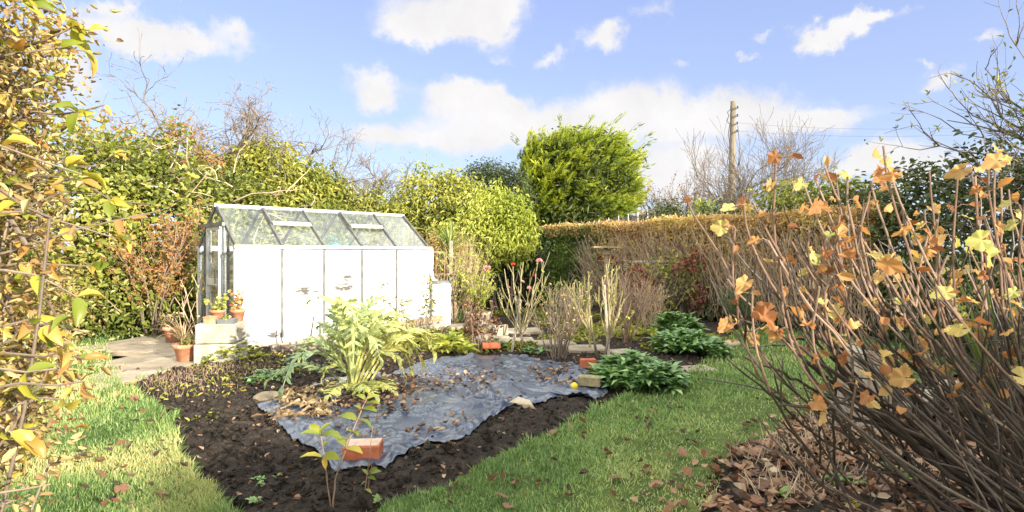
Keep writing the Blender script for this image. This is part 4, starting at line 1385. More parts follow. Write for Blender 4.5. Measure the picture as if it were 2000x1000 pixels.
mb = MB(); mb.local = True
mb.tube([(.18, -.15, q[2] - 1.3), (.28, -.16, q[2] - 2.4), (.20, -.18, q[2] - 3.4)], .014, 6); mb.build('cable', M['black'], up_, True)
for (py0, px1, py1, d1, lab) in ((240, 2200, 226, 25, 'upper thin telephone wire from the utility pole'), (256, 2250, 236, 24, 'lower thin telephone wire from the utility pole')):
    a, b_ = P(1440, py0, 29.85), P(px1, py1, d1)
    t_ = np.linspace(0, 1, 14)[:, None]
    mb = MB(); mb.tube(a + (b_ - a) * t_ - np.array([0, 0, .45]) * 4 * t_ * (1 - t_), .0045, 5)
    tag(mb.build('telephone_wire', M['black']), lab, 'wire')

# ------------------------------------------------------------------ fence and shed beyond the hedge
ff = thing('panel_fence', 'dark fence with pale posts under the big conifer', 'fence', (4, 19.6, 0))
for k in range(8):
    px = 1132 + k * 19
    a = P(px, 436 - k * 3.6, 19.5)
    mb = MB(); mb.bar((a[0], 19.5, 1.2), a, .022, .022, up=(0, 1, 0)); mb.build('post', M['alu'], ff)
a, b_ = P(1070, 446, 19.7), P(1262, 418, 19.7)
mb = MB(); mb.add(np.array([[a[0], 19.7, .0], [b_[0], 19.7, .0], b_, a, [a[0], 19.76, 0], [b_[0], 19.76, 0], b_ + np.array([0, .06, 0]), a + np.array([0, .06, 0])]),
                  np.array([[0, 1, 2, 3], [5, 4, 7, 6], [3, 2, 6, 7], [0, 3, 7, 4], [1, 5, 6, 2]])); mb.build('panel', M['darktimber'], ff)
f3 = thing('board_fence', 'greenish board fence behind the orange hedge top', 'fence', (6, 23, 0))
a, b_ = P(1240, 411, 23), P(1330, 404, 23)
for k in range(14):
    x = a[0] + (b_[0] - a[0]) * (k + .5) / 14
    z = a[2] + (b_[2] - a[2]) * (k + .5) / 14
    mb = MB(); mb.box((x, 23, z / 2), ((b_[0] - a[0]) / 14 - .01, .03, z)); mb.build('board', M['greytimber'], f3)

# ------------------------------------------------------------------ the house whose shadow covers the near garden (behind the viewpoint)
def house():
    U = np.array([.7071, .7071, 0]); V = np.array([-.7071, .7071, 0])
    te = math.tan(SUN_EL)
    hs = thing('bungalow', 'pale rendered house behind the viewpoint that shades the near lawn', 'house', (12, -8, 0))
    v0 = -14.0                                     # ridge line along U
    def q(u, v, z): return U * u + V * v + np.array([0, 0, z])
    # wings along the ridge: start, end, and how far the shadow of the ridge reaches
    for (u0, u1, vb, hip) in ((.9, 2.2, 3.9, 1.2), (2.2, 4.0, 4.5, 0), (4.0, 7.0, 5.8, 0), (7.0, 8.5, 4.2, 0), (8.5, 10.35, 14.6, 0), (10.35, 19.0, 12.9, 0)):
        h = (vb - v0) * te
        ev = h - 1.7
        mb = MB()
        w = [q(u0 + .01, v0 - 3, 0), q(u1 - .01, v0 - 3, 0), q(u1 - .01, v0 + 3, 0), q(u0 + .01, v0 + 3, 0)]
        w += [p + np.array([0, 0, ev]) for p in w]
        mb.add(np.array(w), np.array([[0, 1, 5, 4], [1, 2, 6, 5], [2, 3, 7, 6], [3, 0, 4, 7]])); mb.build('wall', M['wall'], hs)
        mb = MB()
        r = [q(u0 - hip, v0 - 3.3, ev), q(u1, v0 - 3.3, ev), q(u1, v0 + 3.3, ev), q(u0 - hip, v0 + 3.3, ev), q(u0, v0, h), q(u1, v0, h)]
        mb.add(np.array(r), [np.array([[0, 1, 5, 4], [2, 3, 4, 5], [3, 2, 1, 0]]), np.array([[3, 0, 4], [1, 2, 5]])]); mb.build('roof', M['roof'], hs)
        for k in range(max(1, int((u1 - u0) / 3))):
            mb = MB()
            c = q(u0 + (u1 - u0) * (k + .5) / max(1, int((u1 - u0) / 3)), v0 + 3.02, 1.45)
            mb.box(c, (1.1, .05, 1.2), np.stack([U, V, [0, 0, 1]], 1)); mb.build('window', M['window'], hs)
house()
# ------------------------------------------------------------------ far and middle greenery
def bush(name, label, cat, blobs, n, L, W, mat, group=None, seed=0, stems=14, stem_mat='twig', part='foliage', T=T_DIA, loc=None, extra=None, **kw):
    B = np.array([b[:6] for b in blobs], float)
    c = B[:, :3].mean(0) if loc is None else np.asarray(loc, float)
    t = thing(name, label, cat, (c[0], c[1], 0), group)
    mb = MB()
    foliage(mb, blobs, n, L, W, T, seed=seed, **kw)
    mb.build(part, M[mat], t)
    ms = MB()
    rng = np.random.default_rng(seed + 77)
    for i in range(stems):
        b = B[rng.integers(len(B))]
        p0 = np.array([c[0] + rng.normal() * .25 * B[:, 3].max(), c[1] + rng.normal() * .2, -.05])
        if len(B) > 2:
            p0[:2] = b[:2] + rng.normal(size=2) * .2
        p1 = b[:3] + rdir(1, rng)[0] * b[3:] * .85
        ms.tube(bez(p0, (p0 + p1) / 2 + np.array([rng.normal() * .2, rng.normal() * .2, .5 * p1[2] * .4]), p1, 7), taper(.05, .008, 7) * (B[:, 3].max() / 1.4), 5, rng.random(), cap=False)
    ms.build('stems', M[stem_mat], t)
    return t

# ivy-smothered bank on the left
bl = [(-8.6, 8.6, 1.2, 1.6, 1.3, 2.2), (-7.5, 9.6, 1.4, 1.3, 1.2, 2.0), (-6.7, 10.4, 1.5, 1.2, 1.2, 1.85), (-6.5, 11.3, 1.5, 1.2, 1.2, 1.95), (-5.7, 12.0, 1.2, 1.2, 1.1, 1.75), (-5.0, 12.6, .8, 1.0, 1.0, 1.3)]
bush('ivy_bank', 'tall bank of ivy rising left of the greenhouse', 'ivy', bl, 50000, .088, .07, 'ivy', seed=1, depth=.42, bump=.26, bscale=2.4, stems=26, clump=.13, face=.75, spread=.55, T=T_HEX)
bl = [(-5.7, 13.2, 2.7, 1.0, .9, 1.05), (-4.9, 13.6, 2.45, .9, .9, .95), (-5.4, 12.9, 1.4, 1.3, 1.0, 1.5)]
bush('laurel_tree', 'round-topped evergreen tree standing behind the left end of the greenhouse', 'tree', bl, 15000, .12, .055, 'ivy', seed=2, depth=.35, bump=.2, bscale=2.2, stems=16, droop=.6, T=T_HEX)
bl = [(-4.5, 14.0, 1.6, 1.2, .9, 1.6), (-3.7, 14.3, 1.4, 1.1, .9, 1.45), (-3.0, 14.8, 1.1, 1.0, .9, 1.25), (-2.4, 15.2, .9, .9, .9, 1.0)]
bush('laurel_hedge', 'sloping evergreen hedge behind the greenhouse roof with drooping leaves', 'hedge', bl, 24000, .11, .045, 'laurel', seed=3, depth=.4, bump=.24, bscale=2.4, stems=26, droop=.7, T=T_HEX)
iv = bpy.data.objects['ivy_bank']
mb = MB(); rng = np.random.default_rng(91)
for i in range(150):
    u = rng.random()
    q = np.array([-8.2, 7.6, 0]) * (1 - u) + np.array([-4.6, 12.0, 0]) * u
    q = q + np.array([rng.normal() * .3, rng.normal() * .3, rng.uniform(.8, 2.9)])
    p = wander(q, (rng.normal() * .7 + .3, rng.normal() * .5 - .3, rng.normal() * .4 + .3), rng.uniform(.4, 1.3), 7, rng, .25)
    mb.tube(p, taper(.014, .005, 7), 4, rng.random(), cap=False)
mb.build('bare_twigs', M['palecane'], iv)
# dark glossy base of the bank
bl = [(-6.4, 9.25, .5, 1.0, .7, .75), (-5.6, 9.9, .55, .9, .7, .8), (-7.3, 8.9, .4, .8, .6, .6)]
bush('laurel_bush', 'low dark glossy bush at the foot of the ivy bank', 'bush', bl, 9000, .10, .042, 'laurel', seed=4, depth=.45, bump=.2, stems=10, droop=.5, T=T_HEX)
# bronze-leaved tree peeping over the bank
def bare_tree(name, label, base, h, r, seed, lev=3, kids=5, ang=.75, leaf=None, nleaf=0, lsize=.05, trunk=.35, lean=(0, 0), up=.05, wob=.15, mat='bark', ratio=.62, rmin=.0055):
    rng = np.random.default_rng(seed)
    t = thing(name, label, 'tree', (base[0], base[1], max(0, base[2] - .0)))
    mb, mc, tips = MB(), MB(), []
    b = np.asarray(base, float)
    top = b + np.array([lean[0], lean[1], h * trunk])
    pts = bez(b, (b + top) / 2 + rng.normal(size=3) * .08, top, 6)
    mb.tube(pts, taper(r, r * .7, 6), 8, .5)
    mb.build('trunk', M['bark'], t, True)
    for i in range(kids + 2):
        a = i * 2.4 + rng.uniform(-.4, .4)
        d = np.array([math.cos(a) * ang, math.sin(a) * ang, rng.uniform(.45, 1.1)])
        branching(mc, top - np.array([0, 0, rng.uniform(0, .2) * h * trunk]), d, h * (1 - trunk) * .56 * rng.uniform(.75, 1.15), r * .6, lev, rng, kids, wob, ang * .85, up, ratio, tips, 6, 5, rmin)
    mc.build('branches', M[mat], t)
    if leaf and nleaf:
        ml = MB()
        P_ = np.array([q for q, _ in tips])
        k = rng.integers(0, len(P_), nleaf)
        C = P_[k] + rng.normal(size=(nleaf, 3)) * .06
        Nn = rdir(nleaf, rng); D = nrm(np.cross(Nn, rdir(nleaf, rng)) + np.array([0, 0, -.4]))
        s = rng.uniform(.6, 1.3, nleaf) * lsize
        stamp(ml, T_HEX, C, D, Nn, s, s * .6, None, rng.random(nleaf))
        ml.build('crown', M[leaf], t)
    return t
q = P(280, 300, 12.5); bare_tree('bronze_tree', 'bronze-leaved tree showing over the ivy bank', (q[0], 12.5, 0), 4.55, .07, 5, 3, 4, leaf='bronze', nleaf=2600, lsize=.075, trunk=.55)
q = P(370, 300, 13.0); bare_tree('bronze_tree', 'small bronze-leaved tree between the ivy bank and the bare tree', (q[0], 13, 0), 4.1, .06, 15, 3, 4, leaf='bronze', nleaf=1800, lsize=.07, trunk=.55)
q = P(428, 300, 13.5); bare_tree('bare_tree', 'bare spreading tree, tallest over the hedge left of the greenhouse roof', (q[0], 13.5, 0), 5.9, .09, 6, 3, 6, ang=1.15, trunk=.55, leaf='bronze', nleaf=500, lsize=.05, up=.0, wob=.22)
q = P(598, 320, 15); bare_tree('bare_tree', 'bare twiggy tree over the middle of the evergreen hedge', (q[0], 15, 0), 5.5, .09, 7, 3, 5, ang=1.05, trunk=.5, leaf='tan', nleaf=180, lsize=.04, wob=.22, up=.02)
q = P(735, 370, 15.5); bare_tree('bare_tree', 'low bare tree over the right end of the evergreen hedge', (q[0], 15.5, 0), 4.7, .085, 8, 3, 5, ang=1.0, trunk=.5, leaf='tan', nleaf=160, lsize=.04, wob=.25)
# pinkish shrub by the door
def twiggy(name, label, base, h, spread, n, seed, mat='twig', r=.007, side=3, leaf=None, nleaf=0, lsize=.04, cat='shrub', vert=.75, foot=.06, lrn=(0, 1), T=T_HEX, wob=.10, sidelen=.4, group=None, lw=.6):
    rng = np.random.default_rng(seed)
    b = np.asarray(base, float)
    t = thing(name, label, cat, (b[0], b[1], max(b[2], 0)), group)
    mb, pts_all = MB(), []
    for i in range(n):
        a = rng.uniform(0, 6.28)
        u = math.sqrt(rng.random())
        d = np.array([math.cos(a) * u * spread, math.sin(a) * u * spread, vert])
        p = wander(b + np.array([math.cos(a), math.sin(a), 0]) * foot * rng.random() + np.array([0, 0, -.03]), d, h * rng.uniform(.7, 1.08), 8, rng, wob, .04)
        mb.tube(p, taper(r, r * .45, 8), 5, rng.random(), cap=False)
        pts_all.append(p[3:])
        for _ in range(side):
            k = rng.integers(3, 7)
            dd = nrm(p[k] - p[k - 1]) + rdir(1, rng)[0] * .7
            p2 = wander(p[k], dd, h * sidelen * rng.uniform(.4, 1), 5, rng, .14, .06)
            mb.tube(p2, taper(r * .55, r * .3, 5), 4, rng.random(), cap=False)
            pts_all.append(p2[1:])
    mb.build('stems', M[mat], t)
    if leaf and nleaf:
        A = np.concatenate(pts_all)
        k = rng.integers(0, len(A), nleaf)
        C = A[k] + rng.normal(size=(nleaf, 3)) * .015
        Nn = nrm(rng.normal(size=(nleaf, 3)) + np.array([0, -.2, .5])); D = nrm(np.cross(Nn, rdir(nleaf, rng)) + np.array([0, 0, -.3]))
        s = rng.uniform(.6, 1.3, nleaf) * lsize
        ml = MB(); stamp(ml, T, C, D, Nn, s, s * lw, None, lrn[0] + (lrn[1] - lrn[0]) * rng.random(nleaf))
        ml.build('leaves', M[leaf], t)
    return t
q = G(358, 640, 0)
twiggy('bare_shrub', 'tall pinkish twiggy shrub left of the greenhouse door', (q[0] + .1, 9.0, 0), 1.85, .34, 18, 31, 'twig', .011, 6, 'bronze', 3200, .05, foot=.10, wob=.07)
q = G(392, 660, 0)
twiggy('bare_shrub', 'thin forked bare shrub standing before the greenhouse end glass', (q[0] + .28, 8.25, .0), 1.05, .5, 6, 33, 'palecane', .010, 3, 'ivy', 30, .06)

# middle-distance trees
bl = [(-1.95, 14.4, 2.5, .95, .8, .95), (-1.35, 14.6, 2.35, .9, .8, .95), (-2.4, 14.2, 1.7, .9, .8, .9), (-1.5, 14.2, 1.5, 1.0, .8, 1.0)]
bush('olive_tree', 'rounded olive-green tree right of the greenhouse roof', 'tree', bl, 15000, .10, .045, 'olive', seed=11, depth=.5, bump=.25, bscale=2.5, stems=34, stem_mat='palecane', droop=.5, T=T_HEX)
bl = [(-.35, 13.0, 2.0, .72, .55, .8), (-.72, 12.9, 1.6, .6, .5, .6), (-.02, 13.1, 1.75, .46, .5, .7), (-1.3, 13.2, 1.55, .6, .5, .5)]
bush('bay_tree', 'pale yellow-green bushy tree below and left of the big conifer', 'tree', bl, 12000, .10, .034, 'bay', seed=12, depth=.45, bump=.25, bscale=2.6, stems=14, droop=.75, T=T_HEX)
bl = [(-.5, 13.6, .75, 1.0, .6, .9), (.25, 14.0, .8, .7, .6, .95), (-1.2, 13.8, .7, .7, .5, .7)]
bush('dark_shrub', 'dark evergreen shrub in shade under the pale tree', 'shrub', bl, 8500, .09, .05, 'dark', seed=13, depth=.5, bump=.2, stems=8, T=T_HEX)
bl = [(-.75, 17.6, 3.35, .9, .7, .75), (-.2, 17.8, 3.1, .8, .7, .9), (-.5, 17.6, 2.2, 1.0, .7, 1.0)]
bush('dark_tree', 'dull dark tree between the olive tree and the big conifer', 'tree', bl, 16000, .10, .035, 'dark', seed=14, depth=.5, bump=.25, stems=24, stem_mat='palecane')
q = P(850, 470, 12.2)
twiggy('beech_shrub', 'russet twiggy shrub behind the far end of the greenhouse', (q[0] + .1, 12.2, 0), 1.75, .45, 40, 35, 'redcane', .006, 5, 'bronze', 2600, .05, foot=.45)

# big trimmed conifer
def conifer():
    c = np.array([2.55, 22.0, 4.30]); r = np.array([2.35, 2.0, 1.95])
    t = thing('leyland_conifer', 'big feathery bright green conifer clipped to a rounded block', 'conifer', (c[0], c[1], 0))
    mb = MB(); mb.tube([(c[0], c[1], -.1), (c[0] + .05, c[1], 2.4), (c[0], c[1], 5.0)], [.22, .18, .08], 10); mb.build('trunk', M['bark'], t, True)
    rng = np.random.default_rng(5)
    mb = MB()
    nb = 1150
    d = rdir(nb, rng); fl = (d[:, 1] > .35) & (rng.random(nb) < .75); d[fl, 1] *= -1
    e = 2.7
    k = (np.abs(d) ** e).sum(1) ** (-1 / e)
    lump = fbm(d * 2.6 + 4, 3)
    s = k * (.95 + .14 * lump) * (1 - .10 * np.clip(-d[:, 0], 0, 1) * np.clip(d[:, 2] + .3, 0, 1))
    for i in range(nb):
        tip = c + d[i] * r * s[i] * rng.uniform(.86, 1.06)
        if tip[2] < 2.25 + .3 * abs(d[i, 0]): continue
        ax = nrm(d[i] * np.array([.9, 1, .5]) + np.array([.62, 0, .26]) + rng.normal(size=3) * .22)
        ln = rng.uniform(.7, 1.35)
        root = tip - ax * ln
        root[2] -= .12
        m = 30
        t_ = rng.random(m) ** .8
        pos = root + (tip - root) * t_[:, None] + np.array([0, 0, -.10]) * (4 * t_ * (1 - t_))[:, None]
        sdv = rdir(m, rng)
        D = nrm(ax * 1.25 + sdv * .62 + np.array([0, 0, .05]))
        L = ln * .36 * (1.15 - .75 * t_) * rng.uniform(.7, 1.2, m)
        Nn = nrm(d[i] + np.array([0, -.2, .7]) + rng.normal(size=(m, 3)) * .4)
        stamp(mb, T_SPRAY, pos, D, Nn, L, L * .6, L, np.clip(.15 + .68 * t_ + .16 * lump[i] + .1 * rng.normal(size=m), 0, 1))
    # stray leaders poking out at the top and right
    q = np.array([[c[0] + 2.35, c[1] - .3, 5.35], [c[0] + 2.3, c[1] - .3, 5.6], [c[0] + 2.45, c[1], 4.6], [c[0] + 1.3, c[1] - .2, 6.2], [c[0] + 1.9, c[1] - .4, 5.9], [c[0] - 2.2, c[1] - .3, 5.4], [c[0] - .7, c[1], 6.1], [c[0] + .3, c[1], 6.15]])
    for z in q:
        m = 16
        dv = nrm((z - c) * np.array([1, .2, .8]) + np.array([.7, 0, .6]))
        tt = rng.random(m)
        stamp(mb, T_SPRAY, z + dv * (tt * .5)[:, None] + rng.normal(size=(m, 3)) * .04, nrm(dv + rng.normal(size=(m, 3)) * .3), rdir(m, rng), rng.uniform(.12, .26, m), rng.uniform(.06, .13, m), None, rng.uniform(.1, .7, m))
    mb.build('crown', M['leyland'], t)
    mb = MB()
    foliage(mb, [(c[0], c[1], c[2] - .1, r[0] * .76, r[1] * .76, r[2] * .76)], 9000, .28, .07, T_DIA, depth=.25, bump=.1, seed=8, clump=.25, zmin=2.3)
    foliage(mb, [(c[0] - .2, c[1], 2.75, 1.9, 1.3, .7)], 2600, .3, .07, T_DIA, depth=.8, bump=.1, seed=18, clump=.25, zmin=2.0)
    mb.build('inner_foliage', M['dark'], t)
    mb = MB()
    for i in range(26):
        a = rng.uniform(0, 6.28)
        mb.tube(bez((c[0], c[1], rng.uniform(2.0, 3.0)), (c[0] + math.cos(a), c[1] + math.sin(a), 2.9), (c[0] + 1.9 * math.cos(a), c[1] + 1.6 * math.sin(a), rng.uniform(2.7, 4.2)), 6), taper(.05, .015, 6), 5, .4, cap=False)
    mb.build('branches', M['bark'], t)
conifer()

# ---- hedges running across the back
H0, H1 = np.array([.42, 16.4]), np.array([5.15, 8.25])
hd = (H1 - H0) / np.linalg.norm(H1 - H0); hn = np.array([hd[1], -hd[0]])      # hn points away to the right
if hn[0] < 0: hn = -hn
HL = float(np.linalg.norm(H1 - H0))
def hedge_box(mb, s0, s1, w, h, n, L, W, seed, T=T_HEX, zlow=.03, faces=(.55, .3, .15), upb=0.0, rn=None, side_out=.8, jz=.06, up_dir=False):
    rng = np.random.default_rng(seed)
    f_ = rng.choice(3, n, p=faces)
    s = rng.uniform(s0, s1, n)
    o = rng.uniform(0, w, n)
    z = zlow + (h - zlow) * rng.random(n)
    dep = rng.random(n) ** 1.7 * .22
    nv = np.zeros((n, 3))
    k0 = f_ == 0; o[k0] = dep[k0]; nv[k0] = [-hn[0], -hn[1], .1]
    k1 = f_ == 1; z[k1] = h - dep[k1]; nv[k1] = [0, 0, 1]
    k2 = f_ == 2; s[k2] = s0 + dep[k2]; nv[k2] = [-hd[0], -hd[1], .1]
    c = np.stack([H0[0] + hd[0] * s + hn[0] * o, H0[1] + hd[1] * s + hn[1] * o, z], -1)
    wv = fbm(c * np.array([1.2, 1.2, 1.6]) + seed, 3)
    c = c - nv * (.5 - .5 * wv)[:, None] * .16
    c[:, 2] += (k1) * jz * rng.normal(size=n) * .6
    Nn = nrm(nv * side_out + rng.normal(size=(n, 3)) * .6 + np.array([0, 0, upb]))
    D = nrm(np.cross(Nn, rng.normal(size=(n, 3))) + (np.array([0, 0, 1.4]) if up_dir else np.array([0, 0, 0])) + nv * .25)
    q = rng.uniform(.6, 1.3, n)
    r = np.clip(.5 + .3 * wv + .22 * rng.normal(size=n), 0, 1)
    stamp(mb, T, c, D, Nn, L * q, W * q, None, r)
    return c
t = thing('yew_hedge', 'clipped green end of the hedge behind the bird table', 'hedge', (H0[0], H0[1], 0))
mb = MB(); hedge_box(mb, 0, 3.6, 1.5, 2.0, 26000, .075, .03, 41, faces=(.42, .18, .40)); mb.build('foliage', M['yew'], t)
mb = MB(); hedge_box(mb, .1, 3.7, 1.4, 2.06, 9000, .065, .032, 45, faces=(.2, .8, 0), zlow=1.75, side_out=.15, jz=.05); mb.build('top_foliage', M['tan'], t)
mb = MB()
rng = np.random.default_rng(4)
for i in range(40):
    s = rng.uniform(.2, 3.4); o = rng.uniform(.2, 1.2)
    b0 = np.array([H0[0] + hd[0] * s + hn[0] * o, H0[1] + hd[1] * s + hn[1] * o, -.05])
    mb.tube(wander(b0, (0, 0, 1), 1.75, 5, rng, .1), taper(.03, .01, 5), 5, .4, cap=False)
mb.build('stems', M['bark'], t)
t = thing('privet_hedge', 'long brown twiggy hedge with orange-tan sunlit top', 'hedge', (H0[0] + hd[0] * 6, H0[1] + hd[1] * 6, 0))
mb = MB(); hedge_box(mb, 2.9, HL, 1.5, 2.02, 26000, .065, .032, 42, faces=(.42, .58, 0), upb=.0, zlow=.9, side_out=.15, jz=.05); mb.build('foliage', M['tan'], t)
mb = MB()
rng = np.random.default_rng(14)
for i in range(3600):
    s = rng.uniform(2.6, HL); o = abs(rng.normal()) * .28
    if i % 3 == 0: o = rng.uniform(0, 1.4)
    b0 = np.array([H0[0] + hd[0] * s + hn[0] * o, H0[1] + hd[1] * s + hn[1] * o, rng.uniform(.0, 1.2)])
    l = min(rng.uniform(.5, 1.0), 2.07 - b0[2])
    p = wander(b0, (rng.normal() * .25 - hn[0] * .12, rng.normal() * .25 - hn[1] * .12, 1), l, 5, rng, .14, .05)
    mb.tube(p, taper(.006, .003, 5), 4, rng.random(), cap=False)
for i in range(260):
    s = rng.uniform(.2, HL); o = rng.uniform(0, 1.3)
    b0 = np.array([H0[0] + hd[0] * s + hn[0] * o, H0[1] + hd[1] * s + hn[1] * o, 1.9])
    mb.tube(wander(b0, (rng.normal() * .2, rng.normal() * .2, 1), rng.uniform(.1, .28), 4, rng, .1), taper(.004, .002, 4), 4, rng.random(), cap=False)
mb.build('twigs', M['palecane'], t)
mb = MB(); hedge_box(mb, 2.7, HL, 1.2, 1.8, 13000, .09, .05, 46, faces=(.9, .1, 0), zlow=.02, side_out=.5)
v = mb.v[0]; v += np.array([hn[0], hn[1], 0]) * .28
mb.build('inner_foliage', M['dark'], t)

# the dark hedge down the right side
rb = [(5.95, y, 1.15, .75, .8, 1.32 + .05 * math.sin(y * 2)) for y in (4.2, 5.2, 6.2, 7.2, 8.2, 9.2, 10.2)]
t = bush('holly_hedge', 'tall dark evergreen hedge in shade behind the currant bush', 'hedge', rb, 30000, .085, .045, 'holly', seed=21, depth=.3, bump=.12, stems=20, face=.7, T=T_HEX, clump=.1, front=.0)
mb = MB()
rng = np.random.default_rng(22)
for i in range(330):
    y = rng.uniform(3.6, 6.8)
    b0 = np.array([5.35 + rng.uniform(-.05, .5), y, rng.uniform(1.5, 2.3)])
    mb.tube(wander(b0, (-.4 + rng.normal() * .5, rng.normal() * .6, .5), rng.uniform(.25, .6), 5, rng, .2), taper(.006, .003, 5), 4, rng.random(), cap=False)
mb.build('twigs', M['twig'], t)
bl = [(5.35, 11.2, 1.75, .8, .7, .85), (6.1, 10.9, 1.85, .8, .7, .8), (4.95, 11.4, 1.2, .7, .6, .8)]
bush('bay_bush', 'broad-leaved evergreen bush with sunlit top right of the utility pole', 'bush', bl, 8000, .10, .045, 'laurel', seed=23, depth=.4, bump=.16, stems=10, T=T_HEX, zmin=.8)
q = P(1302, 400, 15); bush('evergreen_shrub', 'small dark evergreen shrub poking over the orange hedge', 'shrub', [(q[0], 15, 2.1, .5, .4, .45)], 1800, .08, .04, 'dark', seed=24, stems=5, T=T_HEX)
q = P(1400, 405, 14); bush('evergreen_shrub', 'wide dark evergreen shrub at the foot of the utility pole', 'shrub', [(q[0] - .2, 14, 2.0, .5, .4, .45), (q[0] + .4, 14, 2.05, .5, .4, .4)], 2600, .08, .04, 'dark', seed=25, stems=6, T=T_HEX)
q = P(1372, 380, 16)
t = thing('mahonia_shrub', 'yellow-green spiky-leaved shrub left of the utility pole', 'shrub', (q[0], 16, 0))
strap_plant(t, np.array([q[0], 16, 2.25]), 60, .75, .06, 'lime', 26, .7, 'leaves', 1.0, rn=(.1, .7))
strap_plant(t, np.array([q[0] - .45, 15.9, 1.95]), 40, .6, .06, 'lime', 27, .7, 'leaves', 1.0, rn=(.1, .7))
mb = MB(); mb.tube([(q[0], 16, -.1), (q[0], 16, 2.3)], [.05, .03], 6); mb.build('stems', M['bark'], t)
q = P(1475, 360, 20); bare_tree('bare_tree', 'bare many-branched tree behind the utility pole', (q[0], 20, 0), 5.3, .10, 28, 3, 6, ang=.8, trunk=.32, up=.06, wob=.14, ratio=.66, rmin=.006, leaf='bronze', nleaf=300, lsize=.05)
q = P(1395, 380, 21); bare_tree('bare_tree', 'smaller brownish bare tree left of the utility pole', (q[0] + .2, 21, 0), 4.3, .08, 29, 3, 5, ang=.9, trunk=.4, leaf='bronze', nleaf=500, lsize=.06)
q = P(1325, 380, 24); bare_tree('bronze_tree', 'thin orange-leaved tree far behind the hedge', (q[0], 24, 0), 4.6, .07, 30, 3, 5, ang=.6, trunk=.4, leaf='bronze', nleaf=1300, lsize=.08)

# bare tree reaching in at the right
def right_tree():
    rng = np.random.default_rng(52)
    base = np.array([8.3, 7.6, 0])
    t = thing('fruit_tree', 'bare dark-twigged tree with a few leaves reaching in from the right', 'tree', base)
    mb = MB(); top = base + np.array([-.15, 0, 2.0]); mb.tube(bez(base - [0, 0, .1], base + [.1, 0, 1], top, 6), taper(.10, .08, 6), 9, .5); mb.build('trunk', M['bark'], t, True)
    mc, tips = MB(), []
    for (px, py, d) in [(1835, 285, 7.2), (1850, 235, 7.4), (1870, 195, 7.3), (1905, 165, 7.6), (1925, 135, 7.4), (1985, 90, 7.5), (1960, 180, 7.9), (2030, 60, 7.4), (1880, 262, 7.7), (2090, 100, 7.6), (2200, 60, 7.6), (2300, 150, 7.6), (1950, 250, 7.0), (1985, 215, 7.1)]:
        e = P(px, py, d)
        p = bez(top, top + (e - top) * .5 + np.array([0, 0, .05]) + rng.normal(size=3) * .12, e, 9)
        p[1:-1] += rng.normal(size=(7, 3)) * .025
        mc.tube(p, taper(.028, .005, 9), 6, rng.random(), cap=False)
        tips.append((p[-1], nrm(p[-1] - p[-2])))
        for _ in range(9):
            k = rng.integers(3, 9)
            dv = nrm(nrm(p[k] - p[k - 1]) + rdir(1, rng)[0] * .8 + np.array([0, 0, .25]))
            branching(mc, p[k], dv, rng.uniform(.3, .7), .008, 1, rng, 3, .14, .8, .05, .55, tips, 5, 4)
    mc.build('branches', M['bark'], t)
    ml = MB(); A = np.array([q for q, _ in tips]); k = rng.integers(0, len(A), 330)
    C = A[k] + rng.normal(size=(330, 3)) * .03; Nn = nrm(rng.normal(size=(330, 3)) + [0, 0, .6]); D = nrm(np.cross(Nn, rdir(330, rng)))
    stamp(ml, T_HEX, C, D, Nn, rng.uniform(.05, .09, 330), rng.uniform(.02, .035, 330), None, rng.random(330)); ml.build('leaves', M['laurel'], t)
right_tree()

# spiky cordyline, grasses, potted rhododendron right of the greenhouse
q = P(878, 490, 11.0)
t = thing('cordyline', 'spiky fountain of sword leaves above the rail fence', 'plant', (q[0], 11.0, 0))
strap_plant(t, np.array([q[0], 11.0, 1.30]), 80, .78, .03, 'strap', 41, .75, 'leaves', 1.1, rn=(.35, 1))
mb = MB(); mb.tube([(q[0], 11, -.1), (q[0], 11, 1.32)], [.05, .04], 8); mb.build('stem', M['bark'], t)
q = G(910, 622, 0)
t = thing('tall_grass', 'tall straw-coloured grass and stems right of the rail fence', 'grass clump', (q[0], 10.7, 0))
strap_plant(t, np.array([q[0] + .08, 10.7, 0]), 190, 1.65, .012, 'dryplant', 42, .25, 'blades', .5, rn=(.2, 1))
leafy(t, np.array([q[0] + .05, 10.6, 0]), 800, .045, .022, 'lime', .32, 1.25, seed=43, nst=40, T=T_HEX, rn=(.1, .9))
q = G(860, 640, 0)
twiggy('climber', 'yellowing climbing plant tangled in the rail fence', (P(862, 560, 10.2)[0], 10.2, 0), 1.35, .4, 26, 44, 'palecane', .005, 5, 'lime', 1100, .045, cat='climber', foot=.35)
q = P(936, 612, 9.7)
t = thing('rhododendron', 'yellow-green rhododendron with one pink flower head in a grey pot', 'shrub', (q[0], 9.7, 0))
mb = MB(); mb.lathe((q[0], 9.7, 0), [(0, 0), (.14, 0), (.19, .27), (.20, .28), (.20, .31), (.17, .31), (.16, .27), (0, .26)], 20); mb.build('pot', M['concrete'], t, True)
leafy(t, np.array([q[0], 9.7, .26]), 620, .075, .028, 'lime', .36, .68, seed=46, nst=40, T=T_HEX, rn=(.0, .75), stem='palecane')
def bloom(t, c, r, mat, n=26, seed=0, name='flower'):
    rng = np.random.default_rng(seed)
    d = rdir(n, rng); d[:, 2] = np.abs(d[:, 2]) * .8 + .05
    mb = MB(); stamp(mb, T_OVAL, np.asarray(c) + d * r * .2, nrm(d), nrm(np.cross(d, rdir(n, rng))), r * .9, r * .8, None, rng.random(n)); mb.build(name, M[mat], t)
bloom(t, P(952, 526, 9.6), .07, 'petal_pink', seed=47)

